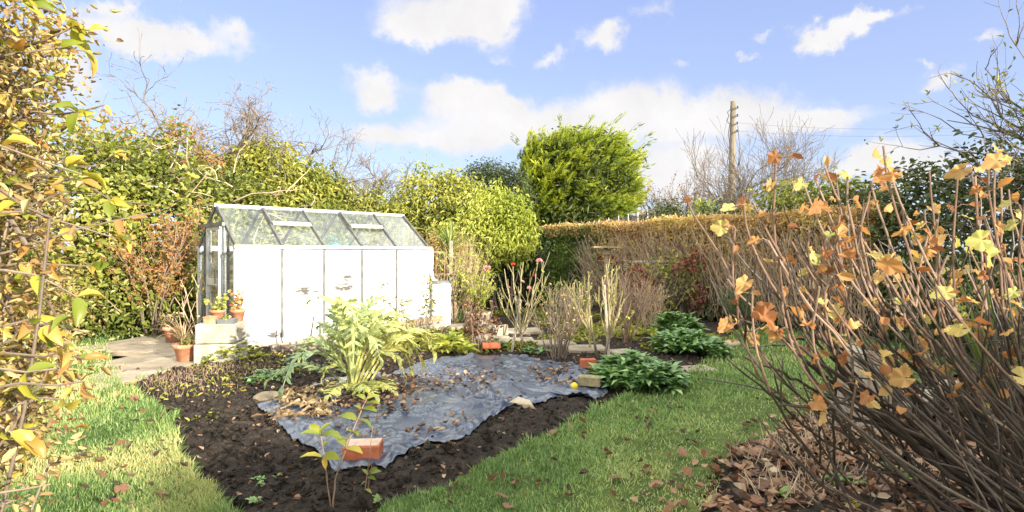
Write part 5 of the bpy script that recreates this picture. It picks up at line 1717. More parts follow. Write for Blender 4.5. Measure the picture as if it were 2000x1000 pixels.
# ------------------------------------------------------------------ roses and bare shrubs of the bed
def rose(name, label, trunk, canes, r0, seed, mat='rosecane', side=3, flowers=(), leaf=30):
    """trunk: pixel path at one depth; canes: end points (px, py, depth offset)"""
    rng = np.random.default_rng(seed)
    b = G(*trunk[0], 0); d0 = b[1]
    b[2] = surf_z(b[0], b[1]) - .02
    t = thing(name, label, 'rose', (b[0], b[1], max(0., b[2])))
    tp = np.array([b] + [P(x, y, d0) for x, y in trunk[1:]])
    mb = MB(); mb.tube(tp, taper(r0, r0 * .75, len(tp)), 7, .3); mb.build('trunk', M['bark'], t, True)
    mc, pa = MB(), []
    for (px, py, dd) in canes:
        e = P(px, py, d0 + dd)
        a = tp[-1] if rng.random() < .7 else tp[-2] + (tp[-1] - tp[-2]) * rng.uniform(.3, 1)
        m = (a + e) / 2 + np.array([(e[0] - a[0]) * .28, dd * .25, -.04]) + rng.normal(size=3) * .02
        p = bez(a, m, e, 9); p[1:-1] += rng.normal(size=(7, 3)) * .006
        mc.tube(p, taper(r0 * .5, .0045, 9), 6, rng.random())
        pa.append(p[4:])
        for _ in range(side):
            k = rng.integers(3, 8)
            p2 = wander(p[k], nrm(p[k] - p[k - 1]) + rdir(1, rng)[0] * .6 + np.array([0, 0, .35]), rng.uniform(.10, .28), 5, rng, .12, .08)
            mc.tube(p2, taper(.0055, .0035, 5), 5, rng.random()); pa.append(p2)
    mc.build('canes', M[mat], t)
    if leaf:
        A = np.concatenate(pa); k = rng.integers(0, len(A), leaf)
        Nn = nrm(rng.normal(size=(leaf, 3)) + [0, 0, .8]); D = nrm(np.cross(Nn, rdir(leaf, rng)))
        ml = MB(); stamp(ml, T_HEX, A[k], D, Nn, rng.uniform(.03, .05, leaf), rng.uniform(.018, .03, leaf), None, rng.random(leaf)); ml.build('leaves', M['lime'], t)
    for i, (px, py, dd, rr, mm) in enumerate(flowers):
        bloom(t, P(px, py, d0 + dd), rr, mm, 26, seed + i)
    return t
rose('standard_rose', 'leggy pruned rose with red and pink blooms beside a pale stake', [(1019, 690), (1021, 668), (1016, 648)],
     [(985, 525, 0), (1002, 520, .1), (1022, 512, -.1), (1035, 545, .2), (1050, 513, .0), (1062, 510, .1), (1066, 540, -.1), (978, 545, .2), (1042, 560, -.25), (1012, 560, .3), (1055, 575, .2), (975, 580, -.1)],
     .018, 61, flowers=[(1002, 517, .1, .03, 'petal_red'), (1053, 511, 0, .045, 'petal_pink'), (1044, 539, .1, .025, 'petal_red'), (1020, 551, -.1, .028, 'petal_pink'), (1033, 563, .0, .03, 'petal_pink'), (994, 562, 0, .02, 'petal_pink')])
a, b_ = G(998, 690, 0), P(1017, 586, 7.45); plank('stake', 'thick pale stake leaning beside the leggy rose', a - [0, 0, .05], b_, .035, .035, 'greytimber', cat='stake')
rose('bare_rose', 'thorny bare rose in front of two upright stakes', [(1168, 704), (1163, 680), (1158, 652)],
     [(1118, 555, 0), (1126, 548, .15), (1137, 562, -.1), (1142, 540, .2), (1150, 530, 0), (1122, 585, -.2), (1130, 600, .1), (1112, 565, .1), (1136, 585, .2)], .02, 62, leaf=60)
rose('bare_rose', 'thorny bare rose right of the two upright stakes', [(1176, 706), (1184, 682), (1190, 656)],
     [(1184, 516, .1), (1196, 530, 0), (1206, 545, -.1), (1216, 560, .1), (1176, 540, .2), (1219, 585, .1), (1200, 560, .3), (1170, 560, 0), (1225, 610, -.1), (1190, 545, -.15)], .02, 63, leaf=70)
a, b_ = G(1153, 690, 0), P(1149, 551, 7.6)
mb = MB(); mb.tube([a - [0, 0, .05], (a + b_) / 2, b_], [.016, .016, .015], 8); tag(mb.build('bamboo_stake', M['rosecane']), 'yellowish bamboo stake, left of the two between the bare roses', 'stake')
a, b_ = G(1190, 702, 0), P(1180, 557, 7.6); plank('stake', 'grey square stake, right of the two between the bare roses', a - [0, 0, .05], b_, .034, .034, 'greytimber', cat='stake')
q = G(1088, 704, 0)
twiggy('bare_shrub', 'dense brown twiggy shrub between the leggy rose and the stakes', q, .92, .30, 30, 64, 'twig', .006, 4, 'tan', 160, .03, foot=.10)
q = G(1078, 640, 0); 
t = thing('green_shrub', 'pale green leafy shrub behind the brown twiggy shrub', 'shrub', (q[0], q[1], 0)); leafy(t, np.array([q[0], q[1], 0]), 330, .06, .022, 'lime', .26, .78, seed=65, nst=24, T=T_HEX, rn=(0, .6))
q = G(1227, 671, 0); twiggy('pink_shrub', 'upright pinkish-stemmed shrub right of the stakes', q, .98, .30, 30, 66, 'redcane', .0065, 3, foot=.08)
q = G(1300, 624, 0); twiggy('bare_shrub', 'wide bare shrub with tiny yellow leaves in front of the vine', q, 1.15, .48, 70, 67, 'twig', .007, 4, 'lime', 420, .028, foot=.2)
q = G(1240, 628, 0); twiggy('bare_shrub', 'brown bare shrub half hidden behind the pinkish-stemmed shrub', (q[0] - .05, q[1], 0), 1.15, .40, 44, 68, 'palecane', .006, 4, 'bronze', 380, .035, foot=.2)
for k, (px, py, h, sp, nn, mt, lf_, nl, lab) in enumerate([
        (1208, 632, .95, .34, 34, 'redcane', 'tan', 200, 'reddish bare shrub behind the second bare rose'),
        (1272, 640, .8, .30, 34, 'palecane', 'tan', 240, 'small straw-coloured shrub between the pinkish and the wide bare shrub'),
        (1350, 622, 1.0, .36, 40, 'redcane', 'red', 260, 'red-leaved twiggy shrub right of the wide bare shrub'),
        (1395, 618, .8, .3, 30, 'twig', 'bronze', 220, 'brown twiggy shrub left of the rosemary'),
        (1130, 632, .75, .3, 30, 'palecane', 'lime', 260, 'low straw-stemmed shrub behind the first bare rose')]):
    q = G(px, py, 0); twiggy('bare_shrub', lab, q, h, sp, nn, 170 + k, mt, .006, 4, lf_, nl, .035, foot=.15)
# red vine on the fence
t = thing('vine', 'vine with red and green leaves trained on the low fence', 'vine', (3.0, 11.1, 0))
mb = MB(); rng = np.random.default_rng(70); A = []
for i in range(16):
    x0, x1 = rng.uniform(2.1, 5.0, 2)
    p = bez((x0, 11.0 + rng.normal() * .05, rng.uniform(0, 1.0)), ((x0 + x1) / 2, 10.95, rng.uniform(.8, 1.6)), (x1, 11.05, rng.uniform(.3, 1.3)), 10)
    mb.tube(p, taper(.008, .004, 10), 5, rng.random(), cap=False); A.append(p)
mb.build('stems', M['palecane'], t)
n = 520; 
cl = [P(*c, 10.85) for c in [(1188, 507), (1242, 532), (1268, 552), (1255, 542), (1360, 498), (1390, 507), (1410, 500), (1345, 512), (1370, 570), (1395, 563), (1360, 590), (1250, 560), (1330, 520), (1240, 525)]]
k = rng.integers(0, len(cl), n); C = np.array(cl)[k] + rng.normal(size=(n, 3)) * np.array([.11, .06, .09])
Nn = nrm(rng.normal(size=(n, 3)) * .6 + [-.1, -.7, .4]); D = nrm(np.cross(Nn, rdir(n, rng)) + [0, 0, -.5])
mb = MB(); stamp(mb, T_HEX, C, D, Nn, rng.uniform(.05, .10, n), rng.uniform(.035, .07, n), None, rng.random(n) ** 1.3); mb.build('red_leaves', M['red'], t)
n = 1500; A = np.concatenate(A); k = rng.integers(0, len(A), n); C = A[k] + rng.normal(size=(n, 3)) * np.array([.13, .08, .14]); C = C[C[:, 2] > .1]; n = len(C)
Nn = nrm(rng.normal(size=(n, 3)) * .6 + [-.1, -.6, .5]); D = nrm(np.cross(Nn, rdir(n, rng)) + [0, 0, -.4])
mb = MB(); stamp(mb, T_HEX, C, D, Nn, rng.uniform(.05, .09, n), rng.uniform(.035, .06, n), None, rng.random(n)); mb.build('green_leaves', M['olive'], t)
bl = [(3.2, 11.7, .5, 1.3, .4, .6), (4.6, 10.9, .55, 1.1, .4, .7), (5.2, 10.0, .5, .7, .8, .8)]
bush('ground_ivy', 'dark tangled ivy filling the fence bottom behind the rosemary', 'ivy', bl, 7000, .07, .05, 'dark', seed=71, depth=.5, stems=6, T=T_HEX)

# rosemary
q = G(1448, 640, 0)
t = thing('rosemary', 'upright bright green rosemary bush before the dark hedge', 'shrub', (q[0], q[1], 0))
rng = np.random.default_rng(72); mb, ml = MB(), MB()
for i in range(90):
    a = rng.uniform(0, 6.28); u = math.sqrt(rng.random())
    e = np.array([q[0] + math.cos(a) * .36 * u, q[1] + math.sin(a) * .30 * u, rng.uniform(.45, .92) * (1 - .2 * u)])
    p = bez(np.array([q[0], q[1], .15]), np.array([q[0] + math.cos(a) * .3 * u, q[1] + math.sin(a) * .25 * u, .25]), e, 8)
    mb.tube(p, taper(.006, .003, 8), 4, .5, cap=False)
    n = 46; tt = rng.uniform(2.0, 7, n); k = np.minimum(tt.astype(int), 6); C = p[k] + (p[k + 1] - p[k]) * (tt - k)[:, None]
    D = nrm(rdir(n, rng) * .7 + nrm(p[k + 1] - p[k])); stamp(ml, T_DIA, C, D, rdir(n, rng), rng.uniform(.03, .05, n), .008, None, np.clip(.5 + rng.normal(size=n) * .25, 0, 1))
mb.build('stems', M['twig'], t); ml.build('foliage', M['rosemary'], t)
mb = MB(); mb.tube([(q[0] - .02, q[1], -.05), (q[0], q[1], .22)], [.035, .03], 8); mb.build('trunk', M['bark'], t)

# leafy green clumps
def clump(label, px, py, rx, ry, h, n, seed, L=.15, W=.045, mat='bergenia', name='leafy_clump', rn=(0, 1)):
    rng = np.random.default_rng(seed)
    c = G(px, py, 0)
    t = thing(name, label, 'plant', (c[0], c[1], 0))
    mb = MB()
    m = n // 9
    a = rng.uniform(0, 6.28, m); u = np.sqrt(rng.random(m))
    X = c[0] + np.cos(a) * u * rx; Y = c[1] + np.sin(a) * u * ry
    Z = np.array([surf_z(x, y) for x, y in zip(X, Y)]) + h * np.sqrt(np.maximum(0, 1 - u ** 2)) * rng.uniform(.35, 1, m)
    ro = np.stack([X, Y, Z], -1)
    C = np.repeat(ro, 9, 0); k = len(C)
    b = rng.uniform(0, 6.28, k); el = rng.uniform(.15, 1.2, k)
    D = np.stack([np.cos(b), np.sin(b), el], -1)
    Nn = nrm(np.stack([-np.cos(b) * el, -np.sin(b) * el, np.ones(k)], -1) + rng.normal(size=(k, 3)) * .2)
    s = rng.uniform(.6, 1.15, k)
    stamp(mb, T_STRAP if mat != 'lime' else T_OVAL, C, D, Nn, L * s, W * s, L * s, np.clip(rn[0] + (rn[1] - rn[0]) * (.5 + .27 * rng.normal(size=k)), 0, 1))
    mb.build('leaves', M[mat], t)
    return t
clump('near glossy green leafy clump at the right corner of the bed', 1245, 752, .40, .42, .24, 1700, 81, L=.17, W=.055)
clump('far glossy green leafy clump before the wide bare shrub', 1345, 690, .42, .55, .22, 1500, 82, L=.17, W=.055)
clump('farthest glossy clump with broad blue-green leaves', 1322, 655, .38, .35, .34, 500, 83, L=.18, W=.06)
clump('yellow-green broad-leaved plant catching the sun by the slanted stake', 880, 694, .26, .22, .16, 110, 84, L=.20, W=.085, mat='lime')
clump('yellow-green feathery plant below the pinkish-stemmed shrub', 1255, 665, .40, .45, .16, 620, 85, L=.08, W=.02, mat='lime', name='low_plant')
clump('small bright leafy plant at the foot of the leggy rose', 1050, 694, .22, .12, .06, 90, 86, L=.09, W=.04, mat='bergenia', name='low_plant')
clump('small green plant behind the flat red brick', 962, 684, .18, .14, .10, 150, 87, L=.10, W=.03, mat='bergenia', name='low_plant')
clump('low variegated plant at the foot of the concrete plinth', 462, 712, .36, .26, .20, 520, 88, L=.055, W=.035, mat='lime', name='low_plant')
clump('low green leafy plant left of the cardoon', 520, 748, .20, .2, .09, 260, 89, L=.07, W=.03, mat='bergenia', name='low_plant')
clump('pale strap-leaved seedling on bare soil left of the sheet', 352, 808, .07, .06, .02, 18, 90, L=.10, W=.024, mat='strap', name='seedling')
clump('grey-green foxglove seedling, larger one in the border litter', 1762, 952, .07, .06, .05, 54, 91, L=.10, W=.04, mat='strap', name='seedling', rn=(.2, .8))
clump('grey-green seedling left of the larger one in the border litter', 1640, 962, .08, .06, .03, 36, 92, L=.09, W=.035, mat='strap', name='seedling', rn=(.2, .8))
clump('small grey-green seedling at the lawn side of the litter', 1515, 982, .03, .03, .02, 9, 93, L=.07, W=.032, mat='strap', name='seedling', rn=(.3, .8))
clump('tiny pale weed on bare soil right of the saplings', 735, 985, .03, .03, .01, 18, 94, L=.04, W=.02, mat='strap', name='seedling', rn=(.2, .7))
clump('tiny green weed at the lawn edge left of the saplings', 498, 982, .03, .03, .01, 18, 95, L=.04, W=.02, mat='bergenia', name='seedling')
clump('patch of feathery weed on the soil left of the saplings', 520, 940, .08, .06, .01, 70, 96, L=.03, W=.012, mat='bergenia', name='seedling', rn=(.4, 1))
# low growth beyond the roses (uncountable)
mb = MB(); n = 15000
x = R.uniform(-1.6, 5.5, n); y = R.uniform(7.3, 14.5, n); 
k = in_poly(x, y, BED) & (vnoise(np.stack([x * 1.3, y * 1.3, x * 0 + 5], -1)) > -.15)
x, y = x[k], y[k]; n = len(x); a = R.uniform(0, 6.28, n)
D = np.stack([np.cos(a), np.sin(a), R.uniform(.2, 1.6, n)], -1)
stamp(mb, T_HEX, np.stack([x, y, soil_z(x, y)], -1), D, nrm(np.stack([-np.cos(a), -np.sin(a), np.ones(n)], -1)), R.uniform(.04, .11, n), R.uniform(.02, .04, n), None, np.clip(.45 + .3 * vnoise(np.stack([x, y, x * 0], -1)) + .25 * R.normal(size=n), 0, 1))
tag(mb.build('ground_cover', M['olive']), 'low mossy ground cover under the roses and shrubs', 'ground cover', kind='stuff')
mb = MB(); n = 1300
x = R.uniform(-3.9, -1.9, n); y = R.uniform(4.4, 7.2, n)
k = in_poly(x, y, BED) & (vnoise(np.stack([x * 2.1, y * 2.1, x * 0 + 15], -1)) > .12 - .25 * (y - 5.2))
x, y = x[k], y[k]; n = len(x); a = R.uniform(0, 6.28, n)
D = np.stack([np.cos(a), np.sin(a), R.uniform(.2, 1.6, n)], -1)
stamp(mb, T_HEX, np.stack([x, y, soil_z(x, y)], -1), D, nrm(np.stack([-np.cos(a), -np.sin(a), np.ones(n)], -1)), R.uniform(.02, .06, n), R.uniform(.01, .022, n), None, R.random(n))
tag(mb.build('weeds', M['olive']), 'small weeds and moss creeping over the soil below the plinth', 'weeds', kind='stuff')
# dead stubble along the paving edge and in the border
def stubble(name, label, pts, h, mat, r=.0035, lean=.5):
    mb = MB()
    for p in pts:
        d = np.array([R.normal() * lean, R.normal() * lean, 1])
        l = h * R.uniform(.4, 1.2)
        q = wander(p - np.array([0, 0, .01]), d, l, 4, R, .12)
        mb.tube(q, taper(r, r * .6, 4), 4, R.random(), cap=False)
    tag(mb.build(name, M[mat]), label, 'dead stems', kind='stuff')
pts = []
for (px, py, m, sp) in [(300, 752, 60, 30), (350, 745, 90, 40), (410, 732, 110, 42), (470, 726, 90, 40), (330, 770, 50, 40), (520, 720, 50, 30), (400, 760, 40, 60)]:
    for _ in range(m):
        c = G(px + R.normal() * sp * .6, py + R.normal() * 8); pts.append([c[0], c[1], float(soil_z(c[0], c[1]))])
stubble('dead_stems', 'short pinkish dead stems along the paving edge', np.array(pts), .09, 'redcane', .0026, .3)
pts = []
for (px, py, m, sx, sy) in [(1600, 850, 80, 40, 16), (1650, 870, 60, 50, 16), (1540, 900, 90, 40, 14), (1620, 950, 70, 60, 14), (1560, 985, 50, 50, 10), (1850, 930, 60, 80, 20), (1490, 890, 30, 30, 14)]:
    for _ in range(m):
        c = G(px + R.normal() * sx, max(770, py + R.normal() * sy)); pts.append([c[0], c[1], surf_z(c[0], c[1])])
stubble('dead_stems', 'thin grey-brown dead stems standing in the border litter', np.array(pts), .15, 'palecane', .0028, .7)
q = G(930, 690, 0)
twiggy('dead_plant', 'brown withered plant standing at the back of the sheet', (q[0], q[1], .03), .62, .22, 12, 98, 'twig', .007, 3, 'litter', 260, .06, foot=.12, T=T_CURL, lrn=(.1, .8))
for (px, py, tx, ty, l) in [(600, 690, 613, 618, 'thin dark cane, left of the pair before the white wall'), (623, 690, 625, 624, 'thin dark cane, right of the pair before the white wall')]:
    a = G(px, py, .05); b_ = P(tx, ty, a[1])
    mb = MB(); mb.tube([a, (a + b_) / 2 + [.006, 0, 0], b_], [.012, .011, .009], 7); tag(mb.build('cane', M['cane']), l, 'cane')
q = G(800, 672, 0)
twiggy('thin_climber', 'thin leafy stems growing up the last white panel', (P(782, 640, 8.6)[0], 8.6, .05), .85, .18, 5, 99, 'palecane', .005, 2, 'laurel', 60, .06, foot=.2, lw=.35)
q = P(833, 640, 8.9)
twiggy('thin_climber', 'thin long-leaved stem at the corner of the greenhouse by the butt', (q[0], 8.9, .05), .85, .12, 3, 100, 'palecane', .005, 2, 'laurel', 46, .08, foot=.1, lw=.3)

# ------------------------------------------------------------------ cardoon
def cardoon():
    c = G(690, 772, .03); c[2] = .06
    t = thing('cardoon', 'large cardoon with arching deeply cut silver-green leaves', 'cardoon', c)
    rng = np.random.default_rng(55)
    def leaf(base, ctrl, tip, width, rn, k=11, twist=0.0):
        mb = MB()
        p = bez(base, ctrl, tip, k * 2)
        tang = np.gradient(p, axis=0); tang = nrm(tang)
        side = nrm(np.cross(tang, np.array([0, 0, 1.0]) + .25 * nrm(tip - base)))
        if twist: side = nrm(side + np.array([0, 0, twist]))
        up = nrm(np.cross(side, tang))
        m = len(p)
        # midrib
        r = np.linspace(.013, .003, m)
        mb.tube(p, r, 5, min(1, rn + .3))
        s = np.linspace(0, 1, m)
        wing = .018 * np.sin(np.clip(s * 1.1, 0, 1) * math.pi) + .006
        v = np.concatenate([p - side * wing[:, None], p, p + side * wing[:, None]])
        j = np.arange(m - 1)
        mb.add(v, np.concatenate([np.stack([j, j + 1, m + j + 1, m + j], 1), np.stack([m + j, m + j + 1, 2 * m + j + 1, 2 * m + j], 1)]), rn)
        # lobes
        i0 = 4
        for i in range(i0, m - 1):
            u = (i - i0) / (m - 1 - i0)
            wl = width * (math.sin(math.pi * min(1, .12 + .88 * u) ** .8) * .9 + .12) * rng.uniform(.8, 1.15)
            for sg in (-1, 1):
                d = nrm(side[i] * sg * .85 + tang[i] * .62 + up[i] * rng.uniform(-.25, .35))
                stamp(mb, T_STRAP, [p[i] + side[i] * sg * wing[i] * .4], [d], [up[i] + .25 * side[i] * sg], wl * .95, wl * .30, wl * rng.uniform(.3, 1.0), min(1, max(0, rn + rng.normal() * .12)))
                # teeth
                for q in (.4, .7):
                    d2 = nrm(d + tang[i] * (.7 if q < .5 else -.4))
                    stamp(mb, T_DIA, [p[i] + d * wl * q], [d2], [up[i]], wl * .34, wl * .14, None, min(1, max(0, rn + rng.normal() * .12)))
        stamp(mb, T_STRAP, [p[-2]], [tang[-1]], [up[-1]], width * .8, width * .3, width, rn)
        mb.build('leaf', M['cardoon'], t)
    # leaf tips and arch tops as seen in the photograph, with their own distances
    L = [((600, 592), (672, 560), 5.5, .12, .45), ((775, 612), (712, 545), 5.6, .13, .35), ((712, 668), (655, 520), 4.9, .14, .55), ((655, 615), (662, 600), 5.5, .12, .25),
         ((548, 812), (592, 640), 4.75, .18, .10), ((520, 770), (600, 690), 5.3, .15, .12), ((580, 690), (640, 640), 5.6, .12, .6),
         ((802, 690), (765, 590), 5.7, .16, .75), ((826, 715), (780, 615), 5.5, .17, .9), ((778, 660), (745, 570), 5.8, .14, .6), ((792, 745), (760, 650), 5.2, .16, .85), ((745, 715), (720, 610), 5.0, .14, .6),
         ((690, 740), (690, 560), 4.85, .13, .6), ((840, 675), (800, 610), 6.1, .14, .85), ((640, 800), (665, 745), 4.75, .13, .8), ((735, 800), (705, 740), 4.75, .13, .75), ((700, 690), (700, 600), 5.5, .13, .5),
         ((750, 640), (722, 575), 5.9, .13, .55), ((665, 690), (650, 610), 5.2, .12, .5), ((630, 740), (650, 690), 5.1, .12, .7), ((770, 775), (740, 735), 4.9, .14, .85), ((815, 650), (770, 580), 6.2, .13, .7), ((730, 650), (690, 565), 5.3, .12, .4),
         ((585, 705), (622, 628), 5.2, .14, .5), ((850, 700), (812, 600), 5.9, .16, .95), ((765, 700), (735, 590), 5.3, .14, .7), ((805, 735), (780, 640), 5.6, .15, .95), ((700, 610), (690, 640), 5.6, .10, .35), ((620, 640), (650, 620), 5.7, .11, .4)]
    for (tp, cp, d, w, rn) in L:
        b0 = c + np.array([rng.normal() * .05, rng.normal() * .05, 0])
        tip = P(*tp, d)
        m = P(*cp, (d + c[1]) / 2)
        ctrl = m * 1.25 - (b0 + tip) * .125
        tip[2] = max(tip[2], .10)
        leaf(b0, ctrl, tip, w * 1.08, rn, 8)
cardoon()
# withered cardoon leaves flopped on the sheet
pt = []
t = thing('withered_leaves', 'heap of curled withered tan leaves on the sheet left of the cardoon', 'dead leaves', G(600, 790, .1))
mb = MB(); rng = np.random.default_rng(56)
for i in range(60):
    a = G(rng.uniform(555, 650), rng.uniform(762, 815), .05); a[2] = surf_z(a[0], a[1]) + .012
    d = np.array([rng.normal() * .10 - .06, rng.normal() * .09 - .05, 0]); e = a + d
    e[2] = surf_z(e[0], e[1]) + .015
    p = bez(a, (a + e) / 2 + np.array([rng.normal() * .04, rng.normal() * .04, rng.uniform(.01, .05)]), e, 8)
    sd_ = nrm(np.cross(nrm(e - a), [0, 0, 1])); w = np.sin(np.linspace(.35, 2.9, 8)) * rng.uniform(.014, .034)
    lift = np.abs(rng.normal(size=8)) * .016
    v = np.concatenate([p - sd_ * w[:, None] + np.array([0, 0, 1]) * lift[:, None], p, p + sd_ * w[:, None] + np.array([0, 0, 1]) * lift[::-1, None]])
    j = np.arange(7)
    mb.add(v, np.concatenate([np.stack([j, j + 1, 8 + j + 1, 8 + j], 1), np.stack([8 + j, 8 + j + 1, 16 + j + 1, 16 + j], 1)]), rng.random() * .8)
mb.build('leaves', M['dryplant'], t)

# ------------------------------------------------------------------ saplings before the brick
def sapling(label, stems, leaves, seed, r=.005):
    rng = np.random.default_rng(seed)
    b = G(*stems[0][0], 0.0); d = b[1]
    t = thing('sapling', label, 'sapling', (b[0], b[1], 0))
    mb = MB()
    for s in stems:
        p = np.array([P(x, y, d) for x, y in s]); p[0, 2] -= .03
        q = [p[0]]
        for i in range(len(p) - 1):
            for u in np.linspace(0, 1, 5)[1:]:
                q.append(p[i] + (p[i + 1] - p[i]) * u + rng.normal(size=3) * .0012)
        mb.tube(np.array(q), taper(r, r * .5, len(q)), 6, rng.random())
    mb.build('stem', M['redcane'], t)
    ml = MB()
    for (px, py, tx, ty, dd, rn) in leaves:
        a, e = P(px, py, d), P(tx, ty, d + dd)
        l = np.linalg.norm(e - a)
        stamp(ml, T_OVAL, [a], [e - a], [np.array([rng.normal() * .2, -.35 + rng.normal() * .2, 1])], l, l * .44, l * .7, rn)
    ml.build('leaves', M['golden'], t, True)
sapling('slender sapling with two tiers of green leaves, left one before the brick', [[(648, 1004), (638, 930), (626, 845)]],
        [(626, 850, 588, 842, -.05, .15), (626, 848, 603, 826, .05, .35), (624, 846, 648, 822, .04, .2), (626, 848, 668, 852, -.05, .1), (630, 893, 586, 888, -.03, .5), (630, 892, 662, 893, -.06, .25), (632, 895, 636, 915, -.05, .75), (630, 870, 645, 862, .05, .1), (627, 852, 640, 845, .1, .1)], 57)
sapling('taller reddish sapling leaning right before the brick', [[(648, 1008), (655, 935), (680, 865), (706, 800), (722, 768)]],
        [(676, 876, 708, 881, -.05, .55), (676, 872, 655, 852, .04, .2), (690, 845, 676, 838, .02, .2), (690, 842, 700, 848, -.06, .15), (698, 820, 662, 808, .03, .15), (700, 818, 728, 832, -.03, .05), (707, 800, 690, 790, .02, .15), (708, 798, 735, 800, -.05, .2), (715, 782, 695, 768, .03, .2), (716, 780, 745, 770, .05, .3), (722, 770, 712, 755, 0, .2), (722, 768, 742, 752, 0, .3), (684, 858, 662, 858, 0, .1), (712, 790, 742, 785, -.03, .2)], 58)
sapling('small leafy weed stem right of the brick', [[(707, 988), (718, 920), (727, 832)], [(709, 988), (722, 935), (726, 905)]],
        [(720, 925, 735, 912, -.02, .1), (720, 925, 745, 918, .02, .15), (719, 928, 708, 915, .02, .2), (718, 932, 733, 935, -.03, .1), (716, 940, 702, 948, 0, .2), (721, 915, 716, 903, 0, .3), (714, 955, 726, 962, -.02, .4)], 59, .0035)

# ------------------------------------------------------------------ the currant bush on the right
def currant():
    rng = np.random.default_rng(60)
    t = thing('currant_bush', 'leaning currant bush of long bare canes with orange dead leaves', 'bush', (2.2, 2.55, 0))
    mb = MB()
    ends = []
    # canes that lean left and then turn up: tip pixels with distances
    tips = [(1515, 310, 2.3), (1452, 400, 2.2), (1470, 395, 2.35), (1436, 445, 2.3), (1566, 350, 2.4), (1590, 345, 2.5), (1612, 330, 2.3), (1632, 345, 2.6), (1655, 345, 2.2), (1700, 355, 2.4), (1725, 285, 2.1),
            (1735, 330, 2.3), (1815, 335, 2.5), (1805, 410, 2.7), (1870, 350, 2.3), (1895, 330, 2.2), (1905, 345, 2.6), (1930, 330, 2.1), (1945, 305, 2.15), (1955, 350, 2.5), (1990, 400, 2.4), (2010, 330, 2.2), (2060, 300, 2.3), (2110, 340, 2.3), (2150, 300, 2.2),
            (1500, 470, 2.2), (1520, 500, 2.1), (1545, 470, 2.5), (1580, 450, 2.3), (1610, 470, 2.6), (1680, 440, 2.2), (1640, 420, 2.4), (1760, 400, 2.5), (1830, 430, 2.3), (1850, 500, 2.2), (1680, 500, 2.7), (1780, 470, 2.8), (1740, 480, 2.1), (1890, 480, 2.7), (1960, 480, 2.4), (1535, 560, 2.2), (1470, 560, 2.1),
            (1560, 590, 2.5), (1600, 560, 2.0), (1920, 420, 2.8), (1660, 560, 2.3), (1700, 540, 2.5), (1990, 520, 2.2), (2040, 450, 2.3), (1860, 560, 2.5), (1760, 560, 2.3), (1810, 530, 2.1), (1420, 545, 2.25), (1440, 600, 2.2), (1930, 560, 2.2), (1575, 520, 2.3), (1625, 540, 2.15), (1970, 370, 2.7)]
    for (px, py, d) in tips:
        e = P(px, py, d)
        b0 = np.array([2.55 + rng.normal() * .36 + .30 * (e[0] - 1.3), 2.45 + rng.normal() * .25, -.02])
        f = rng.uniform(.5, .75)
        m = np.array([b0[0] + (e[0] - b0[0]) * rng.uniform(.75, 1.1), b0[1] + (e[1] - b0[1]) * .6, (e[2]) * f * rng.uniform(.65, 1.0)])
        p = bez(b0, m, e, 16)
        w = np.cumsum(rng.normal(size=(16, 3)) * .006, 0); p += w - np.linspace(0, 1, 16)[:, None] * w[-1]
        r0 = rng.uniform(.0052, .0092)
        mb.tube(p, taper(r0, .0034, 16), 6, rng.random() * .8)
        ends.append((p, r0))
        # nodes and side shoots
        for _ in range(rng.integers(1, 4)):
            k = rng.integers(5, 14)
            dv = nrm(nrm(p[k] - p[k - 1]) + rdir(1, rng)[0] * .75 + np.array([-.15, 0, .45]))
            p2 = wander(p[k], dv, rng.uniform(.12, .45), 7, rng, .09, .07)
            mb.tube(p2, taper(.0048, .0026, 7), 5, rng.random())
            if rng.random() < .35: ends.append((p2, .004))
    # short shoots along the older wood low down, sprawling left
    for i in range(88):
        b0 = np.array([2.55 + rng.normal() * .42, 2.5 + rng.normal() * .28, -.02])
        a = rng.uniform(.18, 1.0)
        l = rng.uniform(.7, 1.5)
        d = np.array([-math.cos(a) * rng.uniform(.5, 1.05) + (i % 4 == 0) * .5, rng.normal() * .28, math.sin(a) + .18])
        p = wander(b0, d, l, 12, rng, .07, .035)
        mb.tube(p, taper(rng.uniform(.005, .009), .0026, 12), 6, rng.random())
        for _ in range(2):
            k = rng.integers(4, 11)
            p2 = wander(p[k], nrm(p[k] - p[k - 1]) + rdir(1, rng)[0] * .9, rng.uniform(.08, .4), 6, rng, .16, .03)
            mb.tube(p2, taper(.0042, .002, 6), 5, rng.random() * .5)
    # the long twigs reaching out low over the lawn
    for pts in [[(1420, 700), (1500, 770), (1560, 795), (1640, 800), (1760, 850)], [(1450, 695), (1530, 730), (1580, 760), (1680, 800), (1800, 880)], [(1455, 680), (1560, 665), (1620, 665), (1700, 720)], [(1520, 790), (1600, 798), (1660, 780), (1800, 850)], [(1500, 640), (1570, 700), (1640, 760), (1760, 850)], [(1580, 560), (1600, 640), (1680, 740), (1790, 880)], [(1650, 775), (1700, 780), (1760, 805), (1850, 900)],
                [(1430, 615), (1500, 650), (1580, 690), (1690, 770), (1850, 930)], [(1560, 690), (1600, 730), (1700, 790), (1850, 900)]]:
        d0 = rng.uniform(2.05, 2.5)
        q = [P(x, y, d0 + .06 * i) for i, (x, y) in enumerate(pts)]
        q.append(np.array([2.5 + rng.normal() * .2, 2.6, 0]))
        q = np.array(q)[::-1]
        r = []
        for i in range(len(q) - 1):
            for u in np.linspace(0, 1, 5)[:-1]:
                r.append(q[i] + (q[i + 1] - q[i]) * u + rng.normal(size=3) * .005)
        r.append(q[-1]); r = np.array(r)
        mb.tube(r, taper(.0105, .0035, len(r)), 6, rng.random() * .3)
    # upright reddish young wood among the rest
    mb.build('canes', M['cane'], t)
    my = MB()
